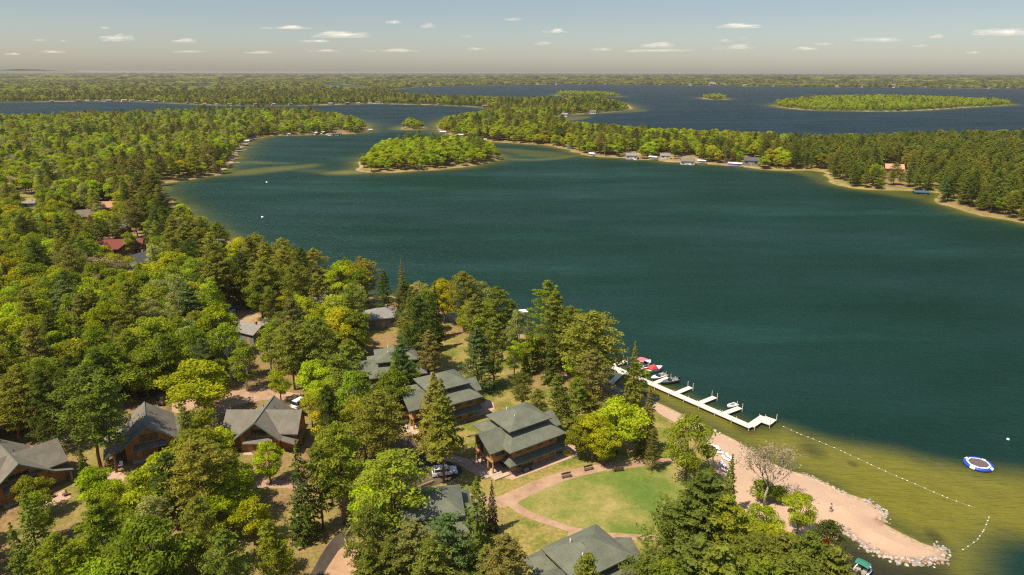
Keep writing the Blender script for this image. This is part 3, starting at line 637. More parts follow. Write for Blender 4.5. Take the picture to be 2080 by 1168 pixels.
def lodge(label, loc, rz):
    t = thing('lodge', label, 'lodge', loc, rz, 'log-sided lodges with stacked hip roofs')
    MB().box(0, 10.6, 0, 10.3, -.3, 5.45).build('wall', WOOD, t)
    MB().box(-.15, 10.75, -.15, 10.45, -.4, .45).build('foundation', STONE, t)
    sk = MB()
    sk.add([(-1.15, -1.15, 2.55), (11.75, -1.15, 2.55), (11.75, .02, 3.3), (-.02, .02, 3.3), (-1.15, -1.15, 2.37), (11.75, -1.15, 2.37), (11.75, .02, 3.1), (-.02, .02, 3.1)],
           [(0, 1, 2, 3), (7, 6, 5, 4), (0, 4, 5, 1), (1, 5, 6, 2), (3, 2, 6, 7), (0, 3, 7, 4)])
    sk.add([(-1.15, -1.15, 2.55), (-.02, .02, 3.3), (-.02, 2.4, 3.3), (-1.15, 2.4, 2.55), (-1.15, -1.15, 2.37), (-.02, .02, 3.1), (-.02, 2.4, 3.1), (-1.15, 2.4, 2.37)],
           [(0, 1, 2, 3), (7, 6, 5, 4), (0, 3, 7, 4), (2, 1, 5, 6), (3, 2, 6, 7), (0, 4, 5, 1)])
    sk.build('skirt_roof', SHG, t)
    fa = MB().box(-1.2, 11.8, -1.21, -1.15, 2.34, 2.58); fa.box(-1.21, -1.15, -1.15, 2.45, 2.34, 2.58); fa.build('fascia', TRIM, t)
    MB().hip((-1.4, 11.9, -1.4, 11.7), 5.6, (1.5, 9.3, 2.0, 8.5), 7.15).build('main_roof', SHG, t)
    MB().box(1.55, 9.25, 2.1, 8.4, 7.0, 8.25).build('clerestory_wall', CEDAR, t)
    MB().hip((.3, 10.3, 1.2, 9.4), 8.2, (5.1, 6.3, 5.2, 5.4), 10.05).build('upper_roof', SHG, t)
    MB().ext_x([(4.5, 9.72), (5.3, 10.12), (6.1, 9.72)], 4.5, 6.4).build('ridge_vent', SHG, t)
    gb = MB().ext_x([(.75, 5.35), (4.65, 7.65), (8.75, 5.35), (8.75, 5.15), (4.65, 7.42), (.75, 5.15)], -4.4, 1.2); gb.build('gable_roof', SHG, t)
    MB().ext_x([(1.7, 2.75), (7.9, 2.75), (7.9, 5.5), (4.65, 7.3), (1.7, 5.5)], -3.1, .05).build('gable_wall', WOOD, t)
    for y in (1.9, 3.6, 5.7, 7.7): MB().tube((-3.0, y, 0), (-3.0, y, 2.75), .19, .17, 9).build('porch_post', BEAM, t)
    for y, h in ((2.35, 2.6), (4.65, 4.4), (7.3, 2.6)): MB().tube((-3.14, y, 2.8), (-3.14, y, 2.8 + h), .13, .12, 7).build('gable_post', BEAM, t)
    MB().box(-3.3, -3.12, 1.6, 8.0, 2.6, 2.95).build('porch_beam', BEAM, t)
    MB().box(-3.9, -.01, 1.3, 8.4, -.1, .32).build('porch_deck', DECKM, t)
    st = MB(); st.box(-5.2, -3.91, 1.4, 4.4, -.1, .2); st.box(-3.9, -.4, -.1, 1.29, -.1, .28); st.build('step', DECKM, t)
    d = MB().box(-.09, .01, 4.1, 5.2, .32, 2.45).build('door', BEAM, t); MB().tube((-.14, 4.25, 1.35), (-.09, 4.25, 1.35), .04).build('handle', VENT, d)
    MB().ext_x([(2.1, 5.35), (5.1, 7.3), (8.2, 5.35), (8.2, 5.15), (5.1, 7.1), (2.1, 5.15)], 9.3, 13.4).build('wing_roof', SHG, t)
    MB().ext_x([(2.9, -.2), (7.4, -.2), (7.4, 5.3), (5.1, 6.9), (2.9, 5.3)], 10.55, 12.6).build('wing_wall', WOOD, t)
    for x in (1.6, 4.0, 6.4, 9.3): window(t, (x, 0, 4.55), 1.0, 1.0, 'y', -1)
    for x, w_, h in ((1.5, 1.0, 1.0), (4.4, 1.0, 2.0), (6.6, 1.2, .9), (9.4, 1.0, 1.0)): window(t, (x, 0, 1.55 if h < 1.5 else 1.2), w_, h, 'y', -1)
    for x in (2.6, 4.2, 5.8, 7.6, 8.6): window(t, (x, 2.1, 7.65), .9, .55, 'y', -1)
    for y in (3.2, 5.0, 6.8): window(t, (1.55, y, 7.65), .9, .55, 'x', -1)
    window(t, (-3.1, 3.45, 4.3), 1.7, 1.9, 'x', -1); window(t, (-3.1, 6.05, 4.3), 1.9, 1.9, 'x', -1); window(t, (-1.6, 1.7, 4.4), 1.8, 1.1, 'y', -1); window(t, (0, .95, 4.4), 1.1, 1.3, 'x', -1)
    for y in (2.4, 3.4, 6.4, 7.4): window(t, (0, y, 1.35), .8, 1.7, 'x', -1)
    window(t, (0, 9.2, 4.4), 1.2, 1.0, 'x', -1)
    for p in ((3.6, 7.0, 9.35), (3.4, 4.0, 9.1)): MB().tube(p, (p[0], p[1], p[2] + .55), .09).build('vent_pipe', VENT, t)
    MB().box(2.2, 3.2, -.95, -.25, -.1, .75).build('air_conditioner', GREYW, t)
    return t
def on(px, py, z, lx, ly, rz):
    """base point of a building whose local point (lx, ly) at height z is seen at the pixel"""
    g = G(px, py, 1 + z); c, s = math.cos(rz), math.sin(rz)
    return (g.x - lx * c + ly * s, g.y - lx * s - ly * c, 1.0)
T1 = tree_of(lodge('orange log lodge with stacked green hip roofs facing the oval lawn', on(1040, 963.4, 0, 0, 0, R(34.9)), R(34.9)))
for px, py, lx, ly, z, a, lb in ((905.5, 755, 6.3, 5.3, 10.05, 31, 'log lodge half hidden behind the two tall golden spruces'),
                               (812, 704, 6.3, 5.3, 10.05, 14, 'farthest green-roofed lodge, in the trees left of the blue-green pine'),
                               (887, 998, 6.3, 5.3, 10.05, 10, 'green-roofed lodge mostly buried in pines below the white car'),
                               (1205, 1092.5, 6.3, 5.3, 10.05, 33, 'green-roofed lodge cut by the bottom edge of the photo')):
    dup(T1, on(px, py, z, lx, ly, R(a)), R(a), lb)
def cabin(label, loc, rz, m, wall=WOOD, front=4.6, back=7.0, hw=4.7, cross=True, flare=True, wing=7.2, ht=7.4):
    """gabled cabin, ridge along local x with the open gable at -x, kicked eaves, a cross gable"""
    t = thing('cabin', label, 'cabin', loc, rz, 'brown-roofed cabins on the left side')
    e = 3.55 if flare else 3.9
    up = [(-hw, e), (0, ht), (hw, e)]
    pr = [(-hw, e), (0, ht), (hw, e), (hw, e - .24), (0, ht - .27), (-hw, e - .24)]
    MB().ext_x(pr, -front, back).build('roof', m, t)
    MB().ext_x([(-hw + .8, -.3), (hw - .8, -.3), (hw - .8, e + .25), (0, ht - .35), (-hw + .8, e + .25)], -front + 1.5, back - .7).build('wall', wall, t)
    for s in (-1, 1):
        b = MB(); q = [(s * (hw - .05), e - .02), (s * (hw + 2.9), 2.45), (s * (hw + 2.9), 2.25), (s * (hw - .05), e - .22)]
        b.ext_x(q, -front + .1, .6 if cross else back - 1.5); b.build('flared_eave', m, t)
        for x in (-front + .6, -1.0): MB().tube((x, s * (hw + 2.4), -.3), (x, s * (hw + 2.4), 2.45), .16, .15, 8).build('porch_post', BEAM, t)
    if cross:
        c = MB(); c.ext_y([(-3.9, 4.0), (0, ht - .12), (3.9, 4.0), (3.9, 3.77), (0, ht - .38), (-3.9, 3.77)], -wing, wing); c.build('cross_roof', m, t)
        MB().ext_y([(-3.1, -.3), (3.1, -.3), (3.1, 4.2), (0, ht - .5), (-3.1, 4.2)], -wing + .7, wing - .7).build('cross_wall', wall, t)
    fa = MB()
    for s in (-1, 1): fa.add([(-front - .06, 0, ht + .02), (-front - .06, s * hw, e + .02), (-front - .06, s * hw, e - .3), (-front - .06, 0, ht - .32), (-front - .003, 0, ht + .02), (-front - .003, s * hw, e + .02), (-front - .003, s * hw, e - .3), (-front - .003, 0, ht - .32)],
                             [(0, 1, 2, 3), (7, 6, 5, 4), (0, 4, 5, 1), (1, 5, 6, 2), (2, 6, 7, 3), (3, 7, 4, 0)])
    fa.build('barge_board', TRIM, t)
    x = -front + 1.5
    pr = MB(); pr.add([(x, -2.6, 3.3), (x, 2.6, 3.3), (x - 1.5, 2.9, 2.75), (x - 1.5, -2.9, 2.75), (x, -2.6, 3.12), (x, 2.6, 3.12), (x - 1.5, 2.9, 2.57), (x - 1.5, -2.9, 2.57)],
                      [(0, 1, 2, 3), (7, 6, 5, 4), (0, 4, 5, 1), (1, 5, 6, 2), (2, 6, 7, 3), (3, 7, 4, 0)]); pr.build('porch_roof', m, t)
    window(t, (x, 0, 4.35), 3.0, 1.2, 'x', -1); window(t, (x, -2.2, 1.5), 1.6, 1.2, 'x', -1)
    d = MB().box(x - .08, x, 1.4, 2.4, -.1, 2.1).build('door', BEAM, t); MB().tube((x - .14, 1.55, 1.0), (x - .08, 1.55, 1.0), .04).build('handle', VENT, d)
    for y in (-hw + .8, hw - .8):
        for xx in (1.5, 4.5): window(t, (xx if not cross else 5.2, y, 1.9), 1.2, 1.0, 'y', -1 if y < 0 else 1)
        if cross:
            break
    MB().box(-front + .3, x - .01, -3.2, 3.2, -.3, .12).build('porch_deck', DECKM, t)
    MB().box(-front + .31, -front + .39, -3.2, 1.2, .12, .95).build('railing', BEAM, t)
    for p in ((2.4, -1.2), (3.0, 1.3)): MB().tube((p[0], p[1], ht - abs(p[1]) * .82 - .2), (p[0], p[1], ht - abs(p[1]) * .82 + .55), .07).build('vent_pipe', FRM, t)
    MB().box(-front, back, -.1, .1, ht - .02, ht + .07).build('ridge_cap', SHGG, t)
    return t
def ridge(a, b, z):
    p, q = G(*a, 1 + z), G(*b, 1 + z); return p, q, math.atan2(q.y - p.y, q.x - p.x), (q - p).length
p, q, a, L = ridge((517.4, 858), (557.8, 803.3), 7.4)
c = G(536.6, 830.7, 8.4); f_ = (Vector((c.x, c.y)) - Vector((p.x, p.y))).length
cabin('cross-gabled cabin with flared eaves beside the pale gravel drive', (c.x, c.y, 1), a, SHGR, front=f_, back=L - f_, hw=4.6, wing=7.6)
p, q, a, L = ridge((297.1, 866.3), (292.8, 816.2), 7.4)
cabin('gabled cabin with one long flared roof slope shaded by tall pines', (p.x + 4.6 * math.cos(a), p.y + 4.6 * math.sin(a), 1), a, SHGR, front=4.6, back=L - 4.6, hw=5.0, cross=False)
p, q, a, L = ridge((36.7, 942.5), (0, 903.4), 7.4)
cabin('dark-fronted gabled cabin cut by the left edge of the photo', (p.x + 5 * math.cos(a), p.y + 5 * math.sin(a), 1), a, SHGR, front=5.0, back=max(L - 5, 9), hw=5.0, cross=True, wing=7.6)

def house(label, px, py, rz, w, d, m, wall, eave=2.9, rise=2.2, name='house', group=None, kind='gable', z=None, front=True, trim=FRM):
    """small house: ridge along local x"""
    g = G(px, py, 1 + eave) if z is None else G(px, py, z)
    t = thing(name, label, name.replace('_', ' '), (g.x, g.y, zat(g.x, g.y)), rz, group)
    MB().box(-w / 2, w / 2, -d / 2, d / 2, -.6, eave).build('wall', wall, t)
    if kind == 'gable':
        MB().ext_x([(-d / 2 - .5, eave - .12), (0, eave + rise), (d / 2 + .5, eave - .12), (d / 2 + .5, eave - .32), (0, eave + rise - .25), (-d / 2 - .5, eave - .32)], -w / 2 - .5, w / 2 + .5).build('roof', m, t)
        MB().ext_x([(-d / 2, eave - .05), (d / 2, eave - .05), (0, eave + rise - .3)], -w / 2 + .01, w / 2 - .01).build('gable', wall, t)
    else:
        k = min(w, d) / 2
        MB().hip((-w / 2 - .6, w / 2 + .6, -d / 2 - .6, d / 2 + .6), eave + .1, (-w / 2 + k * .9, w / 2 - k * .9, -.1, .1), eave + rise).build('roof', m, t)
    n = max(1, int(w / 3))
    for k in range(n):
        x = -w / 2 + w * (k + .5) / n
        if k == n // 2: MB().box(x - .5, x + .5, -d / 2 - .05, -d / 2, -.1, 2.05).build('door', BEAM, t)
        else: window(t, (x, -d / 2, eave * .55), min(1.6, w / n * .55), 1.1, 'y', -1, trim)
    for s in (-1, 1): window(t, (s * w / 2, 0, eave * .55), 1.4, 1.1, 'x', s, trim)
    MB().box(w * .2 - .3, w * .2 + .3, .4, 1.0, eave, eave + rise + .5).build('chimney', STONE, t)
    return t
house('red-roofed log house deep in the left wood', 245, 500, R(15), 17, 8.5, SHRED, DARKW, 3.6, 3.0)
RH = bpy.data.objects['house']
for x_, w_ in ((-4.6, 2.6), (3.6, 3.2)):
    MB().ext_y([(x_ - w_, 3.7), (x_, 6.0), (x_ + w_, 3.7), (x_ + w_, 3.5), (x_, 5.75), (x_ - w_, 3.5)], -7.2, -.2).build('gable_roof', SHRED, RH); MB().ext_y([(x_ - w_ + .5, -.3), (x_ + w_ - .5, -.3), (x_ + w_ - .5, 3.85), (x_, 5.7), (x_ - w_ + .5, 3.85)], -6.5, -4.0).build('gable_wall', DARKW, RH)
house('red-roofed log wing at the left end of the big red roof', 216, 498, R(105), 9, 6.5, SHRED, DARKW, 3.4, 2.6, 'house_wing')
house('blue-grey gabled house with white trim just below the red roof', 288, 528, R(70), 8, 6.5, SHDK, GREYW, 3.6, 3.0, trim=TRIMW)
house('brown-roofed house left of the tan-roofed one', 168, 437, R(20), 12, 8, SHBR, CEDAR, 3.0, 2.8)
house('tan-roofed house in the left wood', 214, 418, R(8), 13, 8, SHTAN, CEDAR, 3.0, 2.4)
house('small grey-roofed house between the tan roof and the red roof', 240, 460, R(60), 8, 7, SHSL, DARKW, 3.0, 2.6)
house('charcoal-roofed house sunk in broadleaf trees at the left', 228, 592, R(60), 8, 6, SHDK, GREYW, 3.0, 2.4)
house('grey-walled garage by the dirt yard', 508, 667, R(-28), 8.5, 5.5, SHSL, GREYW, 3.4, 1.6, 'garage')
house('low grey shed roof right of the garage', 556, 655, R(-20), 5, 4, SHSL, GREYW, 2.6, 1.2, 'shed')
house('grey hip-roofed house near the left shore', 773, 638, R(20), 9.5, 7.5, SHSL, GREYW, 3.2, 2.0, kind='hip')
house('grey-roofed cottage left of the hip-roofed house', 650, 613, R(15), 9, 6, SHSL, WHITEW, 3.0, 1.6, 'cottage')
house('white shed on the grassy clearing at the left edge', 60, 411, R(10), 6.5, 4, SHSL, WHITEW, 2.8, .9, 'shed')
house('dark-roofed cottage lost in the left wood above the sandy cove', 196, 366, R(70), 9, 7, SHSL, GREYW, 3.2, 2.6, 'cottage')
house('white cottage with grey roof on the right shore, third roof from the right', 1283, 312, R(-6), 9.5, 6.5, SHSL, WHITEW, 3.6, 2.0, 'cottage', trim=TRIMW)
house('white-fronted cottage with green-grey roof on the right shore lawn', 1397, 321, R(-8), 11, 7.5, SHGR, WHITEW, 4.2, 2.4, 'cottage', trim=TRIMW)
house('small pale cottage between the two white ones on the right shore', 1351, 315, R(-6), 8, 5.5, SHSL, WHITEW, 3.0, 1.6, 'cottage', trim=TRIMW)
house('dark-walled cottage with slate roof on the right shore', 1526, 325, R(-15), 11, 7.5, SHDK, GREYW, 4.0, 2.4, 'cottage')
house('salmon-roofed house among the pines on the right shore', 1816, 341, R(-18), 12, 8, SHSAL, CEDAR, 4.0, 3.0)
house('pale boathouse with a flat dark roof at the tip of the left point', 684, 267, R(5), 10, 7, SHDK, WHITEW, 3.6, .8, 'boathouse')
house('small blue boathouse at the water on the right shore', 1872, 383, R(-12), 8, 4, plain('blue_roof', (.03, .10, .16), .6), plain('blue_paint', (.05, .14, .22), .7), 2.4, .6, 'boathouse')

# ------------------------------------------------------------------ the woods
WCLEAR = [(330,396),(345,408),(375,422),(420,440),(452,456),(470,490),(500,474),(520,472),(545,490),(572,481),(600,500),(635,504),(660,542),(680,503),(705,490),(727,518),(745,527),(762,548),(780,548),(800,574),(806,527),(815,521),(824,542),(832,568),(860,566),(880,560),(940,551),(960,558),(985,566),(1015,588),(1040,608),(1062,638),(1085,588),(1110,570),(1140,590),(1160,624),(1190,637),(1228,643),(1243,715),(1268,738),(1290,690),(1312,740),(1350,810),(1400,838),(1440,860),(1500,890),(1580,936),(1690,980),(1800,1040),(1923,1120),(1923,1130),(1900,1140),(1840,1142),(1770,1112),(1740,1110),(1750,1168),(2400,1168),(2400,550),(2080,458),(2000,446),(1930,428),(1890,412),(1850,398),(1740,390),(1690,379),(1660,356),(1600,352),(1500,344),(1400,336),(1280,328),(1200,324),(1150,310),(1100,302),(1030,300),(1020,326),(990,338),(950,345),(900,350),(800,357),(735,358),(720,350),(700,340),(600,325),(530,300),(490,310),(482,330),(465,348),(440,360),(400,368),(345,378)]
CLEAR = [WCLEAR,
 [(650,219),(760,214),(900,217),(985,222),(925,230),(893,240),(886,262),(868,262),(838,246),(815,262),(790,270),(765,288),(735,318),(722,340),(600,330),(520,300),(560,280),(700,276),(753,271),(751,262),(735,240),(700,228),(650,222)],
 [(0,212),(150,208),(300,211),(370,214),(340,217),(250,219),(150,222),(60,228),(0,231)],
 [(800,183),(860,180),(1000,177),(1300,175),(1600,179),(2080,183),(2080,262),(1900,262),(1800,268),(1700,271),(1550,265),(1450,261),(1400,259),(1300,251),(1200,247),(1150,243),(1145,239),(1190,233),(1280,226),(1288,214),(1260,203),(1200,192),(1100,195),(1000,194),(900,189),(850,187)],
 [(645,170.5),(695,169),(755,177),(700,175)], [(265,172.5),(430,172),(430,174)],
 [(955,885),(1000,845),(1058,818),(1138,858),(1145,900),(1170,915),(1150,935),(1050,975),(960,965),(950,930)],
 [(925,770),(985,790),(990,830),(1005,825),(1000,840),(920,870),(918,800)], [(725,735),(750,712),(800,705),(800,735),(765,770),(740,772)],
 [(462,828),(480,828),(470,868),(458,868)], [(452,898),(475,876),(500,872),(470,900)], [(465,832),(530,806),(558,803),(600,830),(608,885),(595,900),(560,870),(517,860),(470,865)], [(215,930),(240,850),(292,815),(355,822),(350,880),(330,900),(300,905),(255,935)],
 [(0,893),(60,893),(145,950),(135,990),(60,990),(0,970)], [(850,1000),(890,998),(925,1040),(880,1050),(860,1040)], [(738,1045),(765,1040),(765,1075),(745,1080)], [(1075,1150),(1206,1092),(1240,1110),(1298,1140),(1290,1168),(1075,1168)],
 [(753,620),(775,616),(795,630),(792,645),(765,655)], [(634,612),(650,605),(668,607),(662,617),(640,620)], [(490,650),(525,652),(525,685),(495,685)], [(462,626),(478,626),(478,645),(462,645)], [(480,628),(522,630),(520,650),(488,648)],
 [(215,490),(240,484),(292,480),(296,500),(225,502)], [(278,515),(298,513),(300,530),(280,530)], [(155,431),(165,427),(180,429),(180,438),(157,437)], [(204,414),(215,411),(226,414),(222,419),(205,418)], [(234,453),(246,452),(246,456),(235,456)], [(222,579),(231,580),(231,592),(223,592)], [(45,402),(72,403),(72,428),(50,422)],
 [(1266,306),(1298,306),(1298,322),(1266,322)], [(1382,312),(1413,312),(1413,331),(1382,331)], [(1339,309),(1363,309),(1363,321),(1339,321)], [(1511,317),(1541,317),(1541,335),(1510,335)], [(1792,333),(1838,335),(1836,349),(1795,346)], [(1862,376),(1884,378),(1882,390),(1862,388)], [(674,261),(694,261),(694,276),(674,276)],
 [(1010,1010),(1050,990),(1200,945),(1365,925),(1372,960),(1360,1080),(1330,1100),(1260,1112),(1200,1090),(1140,1130),(1070,1095),(1020,1040)], [(1150,925),(1290,935),(1360,905),(1365,925),(1200,945)], [(845,935),(930,940),(925,980),(850,990)], [(640,1168),(700,1090),(765,1015),(770,1040),(720,1090),(705,1168)], [(520,980),(600,984),(590,1000),(520,998)], [(440,832),(470,796),(540,786),(530,800),(470,828)], [(95,899),(150,884),(160,890),(110,905)],
 [(1450,880),(1500,900),(1560,940),(1560,1000),(1520,1000),(1500,960),(1450,930)], [(1640,985),(1800,1060),(1900,1125),(1850,1135),(1740,1080),(1650,1040)], [(560,1012),(640,1002),(700,1012),(690,1060),(640,1085),(580,1055)], [(405,1120),(470,1092),(540,1100),(560,1168),(420,1168)], [(205,925),(255,925),(262,985),(215,990)], [(85,1000),(145,985),(150,1030),(90,1035)], [(690,1095),(730,1090),(740,1168),(650,1168)], [(150,1045),(185,1030),(190,1075),(150,1080)],
 [(900,690),(945,690),(950,735),(890,735)], [(1010,830),(1060,790),(1075,810),(1030,850)], [(345,362),(390,358),(388,372),(345,374)], [(335,415),(346,412),(346,418),(335,420)]]
CLEAR = [np.array(c, float) for c in CLEAR]
CBB = [(c.min(0), c.max(0)) for c in CLEAR]
def blocked(B, h, r):
    """which trees (base B, height h, crown radius r) would stand in front of something the photo shows open"""
    bad = np.zeros(len(B), bool); rx = np.stack([B[:, 1], -B[:, 0]], 1) / np.hypot(B[:, 0], B[:, 1])[:, None]
    for fz, fr, i0 in [(a_, b_, 6) for a_ in (.95, .82, .68, .52, .38, .24) for b_ in (-.85, -.42, 0, .42, .85)] + [(a_, b_, 0) for a_, b_ in ((1.0, 0), (.8, -.45), (.8, .45), (.55, -.85), (.55, .85), (.55, 0), (.3, -.6), (.3, .6), (.15, 0))]:
        if i0: fr *= min(1, (1.08 - fz) * 2.4)
        P = np.column_stack([B[:, 0] + rx[:, 0] * fr * r, B[:, 1] + rx[:, 1] * fr * r, B[:, 2] + fz * h]); q = proj(P)
        for c, (lo, hi) in list(zip(CLEAR, CBB))[i0:]:
            m_ = ((q > lo) & (q < hi)).all(1) & ~bad
            if m_.any():
                k = np.where(m_)[0]; bad[k] |= inside(c, q[k])
    return bad
# trees read one by one from the photo: kind, variant, pixel of the top, height, width, tint
K = {'B': 'broadleaf_tree', 'A': 'aspen_tree', 'P': 'pine_tree', 'L': 'layered_pine_tree', 'S': 'spruce_tree', 'U': 'budding_tree', 'H': 'shrub'}
TINT['red'] = (.20, .035, .012); WORDS['red'] = 'red-leaved'
HAND = '''S0 600 893 18 .95 dark;B3 465 945 11 1.05 lime;B1 540 893 9 .8 bright;S1 160 905 9 .9 dark;B1 180 942 11 .8 bright;B2 330 922 12 1.25 bright;P3 372 828 13 .8 olive;L0 190 1010 17 .95 green;S2 45 993 17 1.2 olive;B0 60 965 8 .8 mid;B3 320 1075 10 .95 pale
P0 395 1010 14 .8 olive;P1 450 1075 15 .9 olive;P3 545 1060 13 .9 mid;B3 250 1035 9 .8 mid;P2 682 858 19 .95 mid;P0 705 690 19 1.1 olive;P2 640 645 18 1.1 olive;P2 585 655 17 1.1 olive;A0 490 690 13 1.1 green;B2 402 735 13 1.4 yellow;B3 563 745 9 .75 lime;B1 795 745 13 .95 mid;L0 812 684 17 .75 bluish;P2 765 795 17 1.1 olive;B0 735 800 14 1 mid
S3 880 756 19.9 1.3 goldpine;S3 895 768 21.1 1.1 goldpine;P1 870 670 15 .9 brown;L0 968 668 16 .95 bluish;P1 1003 645 18 1 olive;A0 1045 692 10 .9 bright;A1 1072 690 9 .9 bright;P2 1060 755 10 .8 olive;P0 1092 790 10 .8 olive;S0 1076 628 17 .8 olive;S1 1121 645 17 .9 dark;L1 1112 570 21 .95 green;P2 1160 622 18 1 olive;P2 1205 634 21 1.5 goldpine;L1 1172 768 13 .85 green;P3 1135 762 14 .9 olive
S0 1291 692 16 .95 goldpine;S1 1322 783 15 .95 brown;B2 1258 810 12 1.1 bright;B1 1207 835 11 .9 yellow;B0 1180 850 9 .8 mid;B3 1405 841 14 1.1 green;L0 1435 962 17 1.5 forest;L1 1390 1010 15 1.25 forest;L1 1480 1010 15 1.25 mid;L0 1420 1098 15 1.4 forest;S1 1489 922 12 .9 olive;S1 1449 925 10 .75 brown;U1 1572 885 14 1.25 grey;H0 1552 978 3.5 .95 mid;H0 1582 990 3 .7 mid;B3 1632 992 9 .75 lime;B3 1555 1020 9 .9 lime;B3 1525 1045 9 .7 lime
P2 1690 1050 11 .8 dark;L1 1648 1080 14 1.1 olive;L0 1702 1110 13 1.1 olive;L1 1592 1085 14 1.15 olive;P2 1540 1095 14 1.2 olive;L0 1470 1110 16 1.3 olive;P2 1622 1130 14 1.3 olive;L1 1560 1140 15 1.2 mid;P2 1350 1140 12 .9 green;B3 1676 1078 13 .35 red;P3 1195 1128 16 .95 goldpine;P2 1312 1130 12 .95 olive;S2 968 966 19 1.2 olive;S1 999 975 10 .65 grey2;L1 905 1045 14 1 bluish;P1 835 1060 16 1.15 brown;P3 795 1092 14 1.0 olive;P0 872 1098 15 .95 olive;B1 432 1000 10 .9 bright;B3 505 1008 9 .9 lime;A0 300 1005 11 1.1 pale;B3 385 1100 9 1 mid;L1 108 1085 15 .9 green;S0 18 1060 16 1 olive;B3 562 1095 6 .8 bright;B0 225 972 9 .8 bright;B1 285 958 10 .9 bright;B3 480 930 9 .8 mid;A1 70 1000 9 1 leaf;B3 150 1090 9 .9 lime;B2 235 1110 9 .8 bright;P1 640 900 16 .8 olive;B0 760 960 13 .9 bright;P0 745 1030 14 1.0 olive;P2 795 920 18 1.3 mid;P1 1025 1085 15 1.1 brown
S0 814 523 17 .8 brown;P2 705 491 17 1.05 goldpine;P2 742 526 15 1.05 goldpine;P3 777 549 14 .9 dark;P2 635 504 16 1.05 goldpine;P2 570 482 16 1 goldpine;P2 517 473 16 .95 goldpine;P0 602 505 15 1 olive;P2 440 452 16 1 olive;P2 405 440 15 1 olive;P2 362 420 15 1 olive;B1 850 567 14 1 pale;B1 900 560 15 .95 yellow;P2 940 552 18 1 goldpine;A0 982 566 15 1.2 pale;P0 1010 582 18 1.1 olive;P1 1038 607 15 .9 olive;S1 875 592 17 1 dark
U0 165 510 15 1.5 grey;U0 228 518 12 1.1 grey;U0 345 550 16 1.5 pale;U0 318 575 13 1.2 pale;U0 20 262 15 2.2 grey;U0 48 263 15 2.2 grey;U0 78 265 14 2 grey;U0 6 292 14 1.8 grey;U0 62 268 14 2 pale;U0 12 352 13 1.5 grey;U0 118 246 14 2 pale;U0 232 238 14 2 pale;U0 395 252 13 1.8 grey;U0 960 575 14 1.2 pale;U0 690 588 10 1 grey;P0 233 655 16 .6 brown;P2 163 745 21 1.15 olive;P0 198 762 20 .9 olive;B0 665 905 12 .8 mid;L0 745 1120 14 .9 olive;B0 820 720 12 .8 leaf;P3 1330 870 9 .6 brown;B1 1230 860 9 .9 bright;B3 628 798 8 .75 yellow;P1 195 440 14 .9 olive;B1 258 468 11 .8 mid;P0 232 436 13 .8 olive;P2 1796 349 8 1 olive;P2 1813 352 8 1 olive;P2 1833 352 8 1 olive;P1 1850 340 13 1 olive;P0 1778 338 13 1 olive;P1 1764 346 11 1 goldpine;P2 1866 350 11 1 olive;B0 1752 356 7 1 mid;P2 1822 330 15 1 olive;B2 1368 312 9 .9 bright;B0 1255 300 12 1 lime;B1 1318 305 12 1 bright;P0 1430 300 16 1 dark;B2 1460 318 9 1 mid;B0 1555 320 11 1 mid'''
TINT['grey2'] = (.12, .10, .07); WORDS['grey2'] = 'thin greyish'
TREES = []     # dicts
for tok in HAND.replace('\n', ';').split(';'):
    k, x, y, h, wd_, tn = tok.split(); kind = K[k[0]]; var = int(k[1]); h = float(h); g = G(float(x), float(y), 1 + h)
    z = zat(g.x, g.y)
    if z < .08: continue
    pr_ = PROTO[kind][var]
    TREES.append(dict(p=(g.x, g.y, max(z, .1)), kind=kind, var=var, h=h, sz=h / pr_[2], sx=(h / pr_[2]) ** .6 * float(wd_) * (1.0 if k[0] in 'PL' else .95), tint=tn, hand=True))
HP = np.array([t['p'][:2] for t in TREES])
# the rest: spaced at random over the land, by the mix each stretch of wood shows
MIX = {'left': [('broadleaf_tree', .58), ('aspen_tree', .19), ('pine_tree', .13), ('spruce_tree', .04), ('budding_tree', .04), ('layered_pine_tree', .02)],
       'pines': [('pine_tree', .80), ('layered_pine_tree', .06), ('spruce_tree', .04), ('broadleaf_tree', .10)],
       'shore': [('pine_tree', .50), ('broadleaf_tree', .36), ('aspen_tree', .08), ('spruce_tree', .06)],
       'mid': [('broadleaf_tree', .70), ('pine_tree', .24), ('aspen_tree', .06)], 'isle': [('broadleaf_tree', .93), ('pine_tree', .07)], 'far': [('broadleaf_tree', .68), ('pine_tree', .32)]}
TMIX = {'broadleaf_tree': ['bright', 'bright', 'mid', 'mid', 'green', 'yellow', 'lime', 'leaf', 'pale'], 'aspen_tree': ['bright', 'green', 'leaf', 'pale', 'mid'], 'pine_tree': ['olive', 'olive', 'goldpine', 'dark', 'brown', 'mid'],
        'spruce_tree': ['dark', 'olive', 'bluish'], 'budding_tree': ['grey', 'grey', 'pale'], 'layered_pine_tree': ['green', 'bluish', 'olive'], 'shrub': ['bright', 'mid']}
ISLE = [0, 1, 2, 3, 4]
def scatter(r0, r1, sp, amax=52):
    n = int(2 * r1 / sp) + 2
    gx, gy = np.meshgrid(np.arange(-n // 2, n // 2 + 1) * sp, np.arange(0, n // 2 + 1) * sp)
    P = np.stack([gx.ravel(), gy.ravel()], 1) + rng.uniform(-.42, .42, (gx.size, 2)) * sp
    r = np.hypot(P[:, 0], P[:, 1]); a = np.degrees(np.abs(np.arctan2(P[:, 0], P[:, 1])))
    P = P[(r >= r0) & (r < r1) & (a < amax) & (P[:, 1] > 20)]
    s = shore(P); return P[s > 2.2], s[s > 2.2]
BUILT = [(o.location.x, o.location.y, 9.5 if o['category'] in ('lodge', 'cabin') else 7.5) for o in bpy.data.objects if o.type == 'EMPTY' and o.parent is None and 'category' in o]
